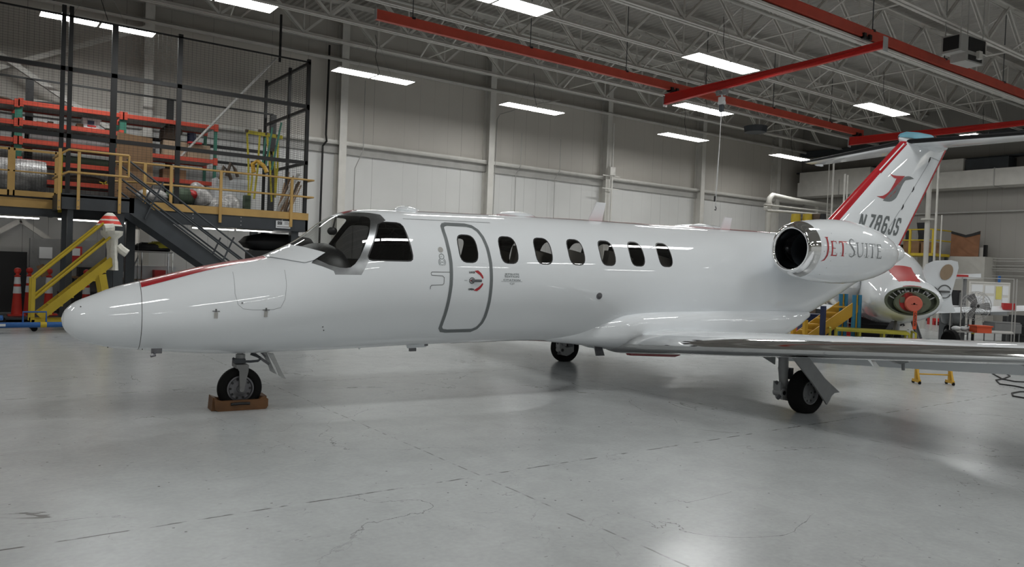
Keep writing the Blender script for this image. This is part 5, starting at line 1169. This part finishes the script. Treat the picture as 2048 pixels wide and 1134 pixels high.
for i, px in enumerate((265, 540)):
    b = MB(); p = PY(px, 500, 24.0); b.b2((p.x-.15, 23.9, 0), (p.x+.15, 24.0, 2.35)); tag(b.build('narrow_board', 'white_steel', smooth=0), ['narrow white panel standing behind the wire shelf', 'narrow grey panel standing behind the stair foot'][i], 'panel')
# ================================================================ RIGHT BACKGROUND: second jet
J2 = (16.35, 8.15); A2 = math.radians(39)
j2 = thing('second_jet', 'white jet with nose cone removed and red stripe, parked behind the tail', 'airplane', (J2[0], J2[1], 0), A2)
T2 = [(0, 1.585, .97, .53, 1.30), (.08, 1.635, .92, .60, 1.30), (.25, 1.70, .87, .66, 1.29), (.6, 1.80, .80, .72, 1.28), (1.1, 1.94, .74, .77, 1.30), (1.6, 2.16, .70, .81, 1.36), (2.1, 2.40, .68, .83, 1.45), (2.6, 2.52, .66, .84, 1.5), (3.2, 2.55, .65, .82, 1.5), (8.5, 2.42, .68, .8, 1.55), (10.5, 2.4, 1.2, .55, 1.8), (12.5, 2.35, 2.0, .2, 2.2)]
f2 = mk(T2); rg = []; b = MB()
for x in [0, .04, .08, .15, .25, .4, .6, .85, 1.1, 1.35, 1.6, 1.85, 2.1, 2.35, 2.6, 2.9, 3.2, 5, 7, 8.5, 9.5, 10.5, 11.5, 12.5]: rg.append([fpt(x, 2*math.pi*k/48, f2) for k in range(48)])
b.loft(rg, cap=False); body2 = b.build('fuselage', 'jet_white', j2, smooth=60)
b = MB(); b.loft([[(x, .53*s_*math.sin(a), 1.28+.31*s_*math.cos(a)) for a in [2*math.pi*k/40 for k in range(40)]] for x, s_ in ((.0, 1.0), (-.03, .99), (-.03, .90), (.12, .88), (.13, .02))], cap=False); b.build('nose_frame', 'prim_green', j2, smooth=40)
b = MB(); b.loft([[(x, .36*s_*math.sin(a), 1.24+.235*s_*math.cos(a)) for a in [2*math.pi*k/30 for k in range(30)]] for x, s_ in ((.1, .95), (-.06, 1.0), (-.1, .92), (-.1, .02))], cap=False); b.build('bulkhead', 'prim_green', j2, smooth=40)
for y, w_ in ((-.2, .09), (.2, .09)): b = MB(); b.box((-.105, y, 1.3), (.015, w_, .12)); b.build('bulkhead_opening', 'prim_green', j2, smooth=0)
b = MB()
for a in range(9): t_ = -1.2+a*.3; b.bar((.02, .47*math.sin(t_), 1.28+.27*math.cos(t_)), (.02, .36*math.sin(t_), 1.24+.22*math.cos(t_)), .02)
for k in range(8): b.box((.05, rr.uniform(-.45, .45), 1.28+rr.uniform(.12, .24)), (.06, .05, .04))
b.build('nose_wiring', 'gray_light', j2, smooth=0)
cv = MB(); cv.lathe([(-.14, .02), (-.13, .15), (-.11, .165), (-.02, .165), (0, .15)], (-.10, 0, 1.23), (1, 0, 0), n=28); cvo = cv.build('protective_cover', 'salmon', j2)
b = MB(); b.lathe([(0, .20), (.02, .20)], (-.1, .06, 1.26), (1, 0, 0), n=24, cap=True); b.build('cover_skirt', 'red', j2)
b = MB(); b.box((-.242, 0, 1.215), (.004, .12, .006)); b.build('cover_slot', 'black', cvo, smooth=0)
b = MB(); b.box((-.22, -.03, .90), (.012, .07, .40)); tg = b.build('caution_streamer', 'orange', cvo, smooth=0)
vs, fs = text_mesh('CAUTION', .06, bold=.002); decal('lettering', vs, fs, lambda a, c_: (-.228, -.03-(c_-.02), 1.05-a*1.05), 'black', tg, step=1)
b = MB(); rg = []
for x in (.01, .3, .7, 1.1, 1.35): rg.append([Vector(fpt(x, a, f2))+Vector((-.003, 0, .004)) for a in [-.33+.66*k/12-.0 for k in range(13)]])
b.loft(rg, cap=False, closed=False); b.build('red_stripe', 'red', body2, fix=False)
b = MB(); b.box((1.55, .35, 1.96), (.12, .35, .05)); b.build('gray_hatch', 'gray_mid', body2, smooth=0)
b = MB(); b.loft([[Vector(fpt(x, a, f2))*1.0+Vector((0, -.006, .004)) for a in [4.95+.45*k/8 for k in range(9)]] for x in (.35, .5, .8, 1.1, 1.4)], cap=False, closed=False); b.build('bay_opening', 'dark', body2, fix=False)
# hinged baggage door standing open
b = MB(); rg = []
for s_ in (0, .035): rg.append([(.55+.06*math.cos(c_*1.6)+s_, a, c_) for a, c_ in ((-.30, 1.92), (-.36, 2.08), (-.52, 2.16), (-.84, 2.18), (-.97, 2.15), (-.99, 2.02), (-.92, 1.66), (-.88, 1.45), (-.91, 1.25), (-.98, 1.09), (-.90, 1.05), (-.55, 1.07), (-.50, 1.15), (-.62, 1.32), (-.58, 1.5), (-.40, 1.68))])
b.loft(rg); dr = b.build('baggage_door', 'jet_white', j2, smooth=30)
b = MB(); b.loft([[(.57+s_, -.76+.12*math.cos(a)+(-.03*math.sin(a)), 1.92+.17*math.sin(a)) for a in [2*math.pi*i/20 for i in range(20)]] for s_ in (-.095, -.07)]); b.build('oval_patch', 'card_light', dr)
b = MB(); b.loft([[(.490+s_, -.74+r*math.cos(a), 1.50+r*math.sin(a)*1.1) for a in [.3+.0+2.5*i/10 for i in range(11)]] for s_, r in ((0, .115), (0, .135))], cap=False, closed=False); b.loft([[(.490+s_, -.74+r*math.cos(a), 1.50+r*math.sin(a)*1.1) for a in [3.5+2.5*i/10 for i in range(11)]] for s_, r in ((0, .115), (0, .135))], cap=False, closed=False); b.bar((.49, -.64, 1.50), (.49, -.84, 1.50), .05, .04); b.build('door_marking', 'line', dr, smooth=0, fix=False)
b = MB(); p0 = [(5.0, -.7, .85), (7.1, -.7, .85)]; b.loft([[(4.6, -.6, .80), (4.8, -.6, .95), (7.0, -.6, .9), (7.0, -.6, .84)], [(5.6, -7.5, 1.30), (5.7, -7.5, 1.42), (6.6, -7.5, 1.37), (6.6, -7.5, 1.33)]]); wg = b.build('wing', 'jet_white', j2, smooth=30)
b = MB(); b.loft([[(4.6, .6, .80), (4.8, .6, .95), (7.0, .6, .9), (7.0, .6, .84)], [(5.6, 7.5, 1.30), (5.7, 7.5, 1.42), (6.6, 7.5, 1.37), (6.6, 7.5, 1.33)]]); b.build('wing', 'jet_white', j2, smooth=30)
b = MB(); b.b2((5.0, -3.3, 1.05), (5.15, -3.6, 1.22)); b.build('red_tape', 'red', wg, smooth=0)
for x, y in ((1.3, 0), (6.3, 2.4), (6.3, -2.4)):
    b = MB(); b.lathe([(-.08, .16), (-.1, .22), (-.06, .26), (.06, .26), (.1, .22), (.08, .16)], (x, y, .26), (0, 1, 0), n=24, cap=True); b.tube((x-.05, y, .26), (x-.1, y, 1.0), .05, mi=1); b.lathe([(-.105, .13), (-.09, .14), (.09, .14), (.105, .13)], (x, y, .26), (0, 1, 0), n=16, mi=1, cap=True); b.build('landing_gear', ['rubber', 'gear_white'], j2)
for i, (x, z) in enumerate(((.9, .0), (1.1, .0))): b = MB(); b.bar((.5+i*.1, -.15+i*.3, .85), (.1, -.3+i*.7, .1), .05, .03); b.bar((.6, -.2+i*.4, .8), (1.1, -.5+i*.9, .25), .12, .02); b.build('gear_door', 'gear_metal', j2, smooth=0)
b = MB(); b.ball((2.2, .95, 1.5), (.9, .35, .5)); b.build('plastic_cover', 'plastic_clear', j2)
# yellow boarding stair and blue-padded posts
def PD(px, py, d): return at(px, py, d)
D = 17.
t = thing('ramp_stair', 'amber yellow stair on wheels behind the jet belly, rising right', 'step stand', (0, 0, 0))
fwdh = Vector((FWD.x, FWD.y, 0)).normalized()
for dd in (0, .7):
    off = fwdh*dd
    b = MB(); b.bar(PD(1612, 684, D)+off, PD(1716, 611, D)+off, .03, .24); b.build('stringer', 'amber', t, smooth=0)
    b = MB(); a_ = PD(1611, 640, D)+off; b.b2((a_.x-.06, a_.y-.03, 0), (a_.x+.06, a_.y+.03, a_.z)); b.build('foot_post', 'amber', t, smooth=0)
    for px, m_ in ((1709, 'skyblue'), (1720, 'skyblue')):
        b = MB(); a_ = PD(px, 590, D)+off; b.tube((a_.x, a_.y, 0), (a_.x, a_.y, a_.z), .045 if m_ == 'skyblue' else .03); b.build('padded_post', m_, t)
    b = MB(); a_ = PD(1714.5, 590, D)+off; b.tube((a_.x, a_.y, 0), (a_.x, a_.y, a_.z), .02); b.build('frame_post', 'amber', t)
for k in range(6):
    b = MB(); p = PD(1622+k*17, 676-k*12, D)+fwdh*.35; b.box(p, (.22, .6, .03), rz=.6); b.build('step', 'amber', t, smooth=0)
b = MB(); a_ = PD(1647, 612, 16.6); b.b2((a_.x-.05, a_.y-.04, 0), (a_.x+.05, a_.y+.04, a_.z)); tag(b.build('blue_post', 'darkblue', smooth=0), 'dark blue steel post in front of the amber stair', 'post')
t = thing('low_platform', 'low yellow work platform with grating in front of the second jet', 'work platform', (0, 0, 0))
c0 = PD(1672, 660, 16.8); c1 = PD(1815, 661, 16.3); ln = Vector((c1.x-c0.x, c1.y-c0.y, 0)); u_ = ln.normalized(); v_ = Vector((-u_.y, u_.x, 0)); zp = .60
b = MB(); b.bar((c0.x, c0.y, zp), (c1.x, c1.y, zp), .75, .05); b.build('grating', 'yellow_dull', t, smooth=0)
for s_ in (0, 1):
    for k in (0., .33, .66, 1.):
        p = c0+ln*k+v_*(.34 if s_ else -.34); b = MB(); b.tube((p.x, p.y, 0), (p.x, p.y, zp), .025); b.build('leg', 'yellow_dull', t)
for k in (0., 1.):
    p = c0+ln*k+u_*(.12 if k else -.12); b = MB(); b.path([(p.x-v_.x*.34, p.y-v_.y*.34, .05), (p.x-v_.x*.34, p.y-v_.y*.34, zp+.02), (p.x+v_.x*.34, p.y+v_.y*.34, zp+.02), (p.x+v_.x*.34, p.y+v_.y*.34, .05)], .022); b.build('end_hoop', 'yellow_dull', t)
# dark clutter beneath and behind the second jet
for i, (px, py0, py1, wd, d, m_, name, lab, cat) in enumerate(((1640, 628, 690, .9, 19, 'darkblue', 'blue_cabinet', 'dark blue cabinet behind the foot of the amber stair', 'cabinet'), (1672, 618, 690, .5, 21, 'conduit', 'gray_locker', 'pale grey locker glimpsed behind the amber stair', 'cabinet'),
  (1700, 590, 690, .4, 22, 'red', 'red_tool_chest', 'red tool chest behind the blue padded posts', 'tool chest'), (1748, 622, 690, 1.0, 21, 'dark', 'black_crate', 'black crate in the shadow under the second jet', 'crate'), (1770, 640, 690, 1.0, 22, 'gray_mid', 'gray_crate', 'grey equipment case under the second jet', 'crate'),
  (1876, 637, 690, .6, 31, 'red', 'red_tool_chest', 'red tool chest right of the orange caution streamer', 'tool chest'), (1905, 620, 690, .45, 22, 'gray_mid', 'gray_crate', 'grey box on the trolley left of the pedestal fan', 'crate'), (2030, 630, 700, .4, 23, 'dark', 'black_crate', 'black machine at the right edge behind the steel cart', 'machine'), (1650, 655, 690, 1.6, 20, 'red', 'red_dolly', 'dark red dolly below the belly behind the stair foot', 'dolly'))):
    p = PD(px, py0, d); b = MB(); b.box((p.x, p.y, p.z/2), (wd, .5, p.z), rz=-.6); 
    for k in (.3, .6): b.box((p.x-.15, p.y-.2, p.z*k), (wd*.9, .5, .012), rz=-.6)
    tag(b.build(name, m_, smooth=0), lab, cat)
p = PD(1803, 645, 19); t = thing('jack_wheel', 'white spoked hand wheel under the second jet', 'wheel', (p.x, p.y, 0), -.55)
b = MB(); b.lathe([(-.03, .13), (-.04, .22), (.04, .22), (.03, .13)], (0, 0, p.z), (0, 1, 0), n=24, cap=True); b.build('rim', 'white_steel', t)
b = MB()
for k in range(3): a = k*math.pi/3; b.bar((-.09*math.cos(a), -.045, p.z-.09*math.sin(a)), (.09*math.cos(a), -.045, p.z+.09*math.sin(a)), .03)
b.build('spokes', 'black', t, smooth=0); b = MB(); b.tube((0, 0, 0), (0, 0, p.z-.1), .03); b.build('stem', 'gray_mid', t)
# pedestal fan
p = PD(1952, 612, 19.5); t = thing('pedestal_fan', 'large black pedestal fan with wire cage and three grey blades', 'fan', (p.x, p.y, 0), -.75)
hz_ = p.z; R_ = .37
b = MB()
for k in range(24):
    a = 2*math.pi*k/24; b.path([(r_*math.cos(a), y_, hz_+r_*math.sin(a)) for r_, y_ in ((.05, -.14), (.2, -.13), (.33, -.07), (R_, 0), (.33, .08), (.15, .12), (.05, .13))], .0035, n=4)
for r_, y_ in ((R_, 0), (.33, -.07), (.2, -.13), (.05, -.14), (.33, .08)): b.path([(r_*math.cos(2*math.pi*k/30), y_, hz_+r_*math.sin(2*math.pi*k/30)) for k in range(31)], .005, n=4)
b.build('cage', 'gray_light', t)
b = MB()
for k in range(3):
    a = 2.1+k*2.094; u2 = Vector((math.cos(a), 0, math.sin(a))); w2 = Vector((-math.sin(a), 0, math.cos(a))); O_ = Vector((0, -.02, hz_))
    b.loft([[O_+u2*r_+w2*s_*wd+Vector((0, s_*.03+t_, 0)) for s_, t_ in ((-1, 0), (1, 0), (1, .006), (-1, .006))] for r_, wd in ((.06, .05), (.2, .085), (.31, .095), (.33, .06))])
b.build('blades', 'gray_mid', t, smooth=0)
b = MB(); b.lathe([(-.08, .03), (-.06, .06), (.14, .075), (.2, .06)], (0, .0, hz_), (0, 1, 0), n=20, cap=True); b.build('motor', 'black', t)
b = MB(); b.tube((0, .1, .03), (0, .1, hz_), .035); b.lathe([(0, .3), (.04, .28)], (0, .1, 0), (0, 0, 1), n=28, cap=True); b.tube((0, .1, .42), (0, .1, .49), .04, mi=1); b.build('stand', ['black', 'strap_yellow'], t)
# board with papers on a wheeled stand
p = PD(1979, 600, 21.5); t = thing('status_board', 'white status board covered in papers behind the pedestal fan', 'notice board', (p.x, p.y, 0), -.50)
z0 = PD(1979, 631, 21.5).z; z1 = PD(1979, 564, 21.5).z
b = MB(); b.b2((-.62, 0, z0), (.62, .03, z1)); b.build('board', 'white_steel', t, smooth=0)
for i, (x_, z_, w_, h_, m_) in enumerate(((-.40, .66, .36, .2, 'paper'), (-.02, .64, .3, .22, 'paper'), (.27, .56, .2, .36, 'paper_yellow'), (.47, .62, .2, .26, 'paper'), (-.4, .36, .36, .26, 'paper'), (-.02, .36, .3, .26, 'paper'), (.47, .34, .2, .24, 'paper'), (-.25, .1, .66, .16, 'paper'), (.28, .1, .56, .18, 'paper'))):
    b = MB(); b.box((x_, -.006, z0+z_*(z1-z0)/.82), (w_-.02, .006, h_)); b.build('sheet', m_, t, smooth=0)
b = MB(); b.b2((-.6, -.008, z1-.05), (.6, -.002, z1-.045)); b.box((-.1, -.02, z0+.02), (.25, .03, .03)); b.build('pen_tray', 'line', t, smooth=0)
for x in (-.6, .6): b = MB(); b.tube((x, .02, 0), (x, .02, z0), .02); b.box((x, 0, .03), (.05, .5, .04)); b.build('leg', 'gray_mid', t)
b = MB(); b.tube((.28, .015, z1), (.28, .015, z1+.18), .035); tag(b.build('blue_bottle', 'blue'), 'small blue bottle standing on top of the status board', 'bottle'); bb = bpy.data.objects['blue_bottle']; bb.location = (p.x, p.y, 0); bb.rotation_euler = (0, 0, -.5)
# steel cart, rack posts, orange bin
t = thing('steel_cart', 'grey steel tray cart at the right, beside the orange bin', 'cart', (0, 0, 0)); a_ = PD(2004, 645, 20.0)
b = MB(); b.box((a_.x, a_.y, a_.z), (.66, .45, .03), rz=-.6); b.box((a_.x, a_.y, a_.z-.14), (.7, .5, .24), rz=-.6); b.build('tray', 'gray_mid', t, smooth=0)
b = MB(); b.box((a_.x, a_.y, .2), (.66, .45, .03), rz=-.6); b.build('lower_tray', 'gray_mid', t, smooth=0)
for sx, sy in ((-1, -1), (1, -1), (1, 1), (-1, 1)):
    o_ = Matrix.Rotation(-.6, 3, 'Z')@Vector((sx*.32, sy*.21, 0)); b = MB(); b.tube((a_.x+o_.x, a_.y+o_.y, .08), (a_.x+o_.x, a_.y+o_.y, a_.z), .015); b.lathe([(-.02, .05), (.02, .05)], (a_.x+o_.x, a_.y+o_.y, .05), (0, 1, 0), n=12, cap=True, mi=1); b.build('leg', ['gray_mid', 'rubber'], t)
b = MB(); a_ = PD(1961, 657, 18.6); b.box((a_.x, a_.y, a_.z-.02), (.36, .3, .16), rz=-.6); b.box((a_.x, a_.y, a_.z+.06), (.40, .34, .03), rz=-.6); tag(b.build('orange_bin', 'orange', smooth=0), 'orange plastic bin on the trolley under the pedestal fan', 'bin')
t = thing('wire_trolley', 'thin-framed steel trolley around the fan with tall posts', 'trolley', (0, 0, 0))
tr = [PD(1900, 640, 18.6), PD(2030, 640, 18.6), PD(2024, 640, 19.4), PD(1921, 640, 19.4)]
for a_, z_ in zip(tr, (1.0, 1.85, 1.85, 1.85)): b = MB(); b.tube((a_.x, a_.y, .05), (a_.x, a_.y, z_), .014, n=8); b.build('post', 'conduit', t)
za = PD(1960, 665, 18.6).z
b = MB(); b.loft([[(q.x, q.y, z_) for q in tr] for z_ in (za-.015, za+.01)]); b.build('shelf', 'conduit', t, smooth=0)
b = MB(); b.bar((tr[3].x, tr[3].y, 1.85), (tr[2].x, tr[2].y, 1.85), .02); b.build('top_rail', 'conduit', t, smooth=0)
for i, (px, w_) in enumerate(((1912, .14), (1928, .12), (1942, .1))):
    a_ = PD(px, 658, 18.8); b = MB(); b.ball((a_.x, a_.y, za+.07), (w_, .1, .06)); tag(b.build('shop_rag', 'plastic_clear'), 'pale crumpled rag on the wire trolley, %s from the left' % ord_[i], 'rag', 'rags on the trolley')
a_ = PD(1902, 660, 18.3); b = MB(); b.lathe([(-.07, .17), (-.09, .24), (-.05, .29), (.05, .29), (.09, .24), (.07, .17)], (a_.x, a_.y, .29), (.85, -.5, 0), n=28, cap=True); tag(b.build('spare_tire', 'rubber'), 'black wheel standing below the open baggage door', 'tire')
a_ = PD(1905, 625, 22); b = MB(); b.ball((a_.x, a_.y, a_.z-.1), (.35, .3, .35)); b.box((a_.x, a_.y, a_.z/2-.2), (.5, .4, max(.1, a_.z-.3))); tag(b.build('plastic_bag', 'plastic_clear'), 'grey translucent bag heaped right of the second jet nose', 'bag')
for i, (px, py, w_, h_, m_) in enumerate(((1905, 580, .25, .5, 'dark'), (1916, 585, .25, .35, 'gray_light'))):
    a_ = PD(px, py, 24); b = MB(); b.b2((a_.x-w_/2, a_.y-.2, 0), (a_.x+w_/2, a_.y+.2, a_.z)); tag(b.build('standing_case', m_, smooth=0), ['dark upright case behind the open baggage door', 'light grey upright case between the door and the board'][i], 'case')
t = thing('tail_section', 'small white and red tail piece sticking up left of the status board', 'aircraft part', (0, 0, 0))
a_ = PD(1905, 553, 23); c_ = PD(1956, 552, 23); b = MB(); b.bar(a_, c_, .3, .14); b.build('panel', 'jet_white', t, smooth=0); b = MB(); b.bar(PD(1906, 551, 22.9), PD(1932, 552, 22.9), .25, .06); b.build('red_marking', 'red', t, smooth=0); b = MB(); m_ = (a_+c_)/2; b.tube((m_.x, m_.y, 0), (m_.x, m_.y, m_.z), .05); b.build('stand', 'gray_mid', t)
# end wall: shelf ledge, notched plywood, electrical conduits, platform with cartons
b = MB(); a_ = on(1835, 516, 0, 36.3); c_ = on(1970, 516, 0, 36.3); b.b2((36.3, a_.y, 0), (37.45, c_.y, 2.9)); tag(b.build('block_partition', 'block_wall', smooth=0), 'pale low block partition along the end wall', 'partition')
t = thing('plywood_template', 'reddish plywood sheet with notched black top edge leaning on the wall', 'board', (0, 0, 0))
F_ = lambda px, py, x=36.5: (lambda v: (v.y, v.z))(on(px, py, 0, x))
b = MB(); b.prism([F_(1903, 462), F_(1918, 466), F_(1932, 470), F_(1945, 467), F_(1961, 462), F_(1956, 514), F_(1900, 512)], lambda a, c_, t_: (36.5+t_, a, c_), 0, .03); b.build('sheet', 'plywood', t, smooth=0)
b = MB(); b.prism([F_(1903, 462), F_(1918, 466), F_(1932, 470), F_(1945, 467), F_(1961, 462), F_(1961, 468), F_(1945, 472), F_(1932, 475), F_(1918, 471), F_(1903, 467)], lambda a, c_, t_: (36.47+t_, a, c_), 0, .03); b.build('black_edge', 'black', t, smooth=0)
for i, (px, py0, w_, m_) in enumerate(((1970, 490, .12, 'black'), (1977, 520, .18, 'black'), (1963, 495, .16, 'white_steel'))):
    a_ = on(px, py0, 0, 36.9); b = MB(); b.b2((36.9, a_.y-w_/2, 0), (37.05, a_.y+w_/2, a_.z)); tag(b.build('wall_post', m_, smooth=0), ['tall thin black post right of the plywood', 'thick black post with conduits leaving it to the right', 'white post just right of the plywood'][i], 'post')
for i, (py, r) in enumerate(((517, .03), (522, .025), (531, .025), (537, .03), (541, .02), (551, .02))):
    a_ = on(1978, py, 0, 37.1); b = MB(); b.tube((37.1, a_.y, a_.z), (37.1, -4, a_.z+.0), r, n=6); tag(b.build('wall_conduit', 'conduit'), 'grey horizontal conduit on the end wall, %s from the top' % ord_[i], 'conduit', 'conduits on the end wall')
t = thing('yellow_mezzanine', 'yellow railed platform with cartons behind the fin trailing edge', 'platform', (0, 0, 0))
ya = on(1800, 500, 0, 34.6).y; yb = on(1865, 500, 0, 34.6).y; zf = on(1840, 506, 0, 34.6).z; zr = on(1840, 459, 0, 34.6).z
b = MB(); b.b2((34.6, yb, zf-.12), (36.2, ya+.8, zf)); b.build('deck', 'yellow', t, smooth=0)
for z in (zr, (zr+zf)/2+.05): b = MB(); b.tube((34.6, yb, z), (34.6, ya+.8, z), .03); b.tube((34.6, yb, z), (36.2, yb, z), .03); b.build('rail', 'yellow', t)
for y in (yb, yb+1.0, ya+.8): b = MB(); b.b2((34.57, y-.04, zf), (34.65, y+.04, zr)); b.build('rail_post', 'yellow', t, smooth=0)
for y in (yb+.1, ya+.7):
    for x in (34.7, 36.1): b = MB(); b.b2((x-.06, y-.06, 0), (x+.06, y+.06, zf-.12)); b.build('leg', 'steel_dark', t, smooth=0)
for i, (y, w_, h_, m_, lab) in enumerate(((yb+.45, .5, .5, 'card', 'brown carton on the yellow platform, right one'), (yb+1.15, .7, .55, 'card', 'brown carton on the yellow platform, middle one'), (yb+1.9, .6, .4, 'brown', 'brown carton on the yellow platform, left one'))):
    boxthing('carton', (35., y-w_/2, zf+.002), (35.6, y+w_/2, zf+h_), m_, lab, 'carton', 'cartons on the yellow platform')
for i, (px, py0, py1, w_) in enumerate(((1851, 446, 500, .5), (1822, 462, 478, .3))):
    a_ = on(px, py0, 0, 36.2); c_ = on(px, py1, 0, 36.2); b = MB(); b.prism([(a_.y-w_/2, a_.z), (a_.y+w_/2, a_.z), (a_.y+w_*.3, (a_.z+c_.z)/2), (a_.y+w_*.4, zf), (a_.y-w_*.4, zf), (a_.y-w_*.3, (a_.z+c_.z)/2)], lambda a, c2, t_: (35.9+t_, a, c2), 0, .06); tag(b.build('dark_template', 'dark', smooth=0), ['black curved template standing on the yellow platform', 'small black template behind the cartons'][i], 'template')
for i, (px, m_) in enumerate(((1592, 'yellow'), (1615, 'yellow'), (1632, 'brown'), (1643, 'dark'))):
    a_ = at(px, 428, 33.5); b = MB(); b.loft([[(a_.x+w_*.34*math.cos(q), a_.y+.2*math.sin(q), a_.z-h_) for q in [2*math.pi*k/10 for k in range(10)]] for h_, w_ in ((.0, .5), (.25, .7), (.6, .5), (1.3, .55), (a_.z, .6))]); tag(b.build('hanging_cover', m_), ['yellow cover above the nacelle, left one', 'yellow cover above the nacelle, right one', 'brown cover hanging beside the yellow ones', 'dark cover hanging nearest the fin'][i], 'cover', 'covers hanging behind the nacelle')
# small yellow stand and hose on the floor in front
p = on(1866, 768, 2, 0); t = thing('axle_stand', 'small yellow work stand with black casters on the floor beyond the wing', 'stand', (p.x, p.y, 0), -.62)
for x in (-.28, .28):
    b = MB(); b.bar((x, 0, .06), (x, 0, .31), .05); b.bar((x, -.1, .05), (x, .1, .05), .045); b.bar((x, -.08, .06), (x, 0, .26), .03); b.build('side_frame', 'amber', t, smooth=0)
    for y in (-.1, .1): b = MB(); b.lathe([(-.015, .025), (.015, .025)], (x, y, .025), (1, 0, 0), n=10, cap=True); b.build('caster', 'rubber', t)
b = MB(); b.bar((-.29, 0, .29), (.29, 0, .29), .05, .04); b.tube((-.28, 0, .16), (.28, 0, .16), .012); b.build('crossbar', 'amber', t, smooth=0)
b = MB(); pts = [(2048+30, 765), (2030, 763), (2005, 758), (1985, 747), (1982, 742), (1995, 740), (2010, 745), (2020, 752), (2008, 757), (1992, 760), (2000, 768), (2030, 772), (2060, 778)]
b.path([on(x, y, 2, .012) for x, y in pts], .012, n=6); tag(b.build('floor_hose', 'cable'), 'black hose looping on the floor at the right edge under the wing', 'hose')
b = MB(); b.path([on(x, y, 2, .012) for x, y in ((2090, 800), (2050, 796), (2026, 792), (2024, 786), (2040, 783), (2090, 784))], .012, n=6); tag(b.build('floor_hose', 'cable'), 'short loop of black hose below the larger hose at the right edge', 'hose')
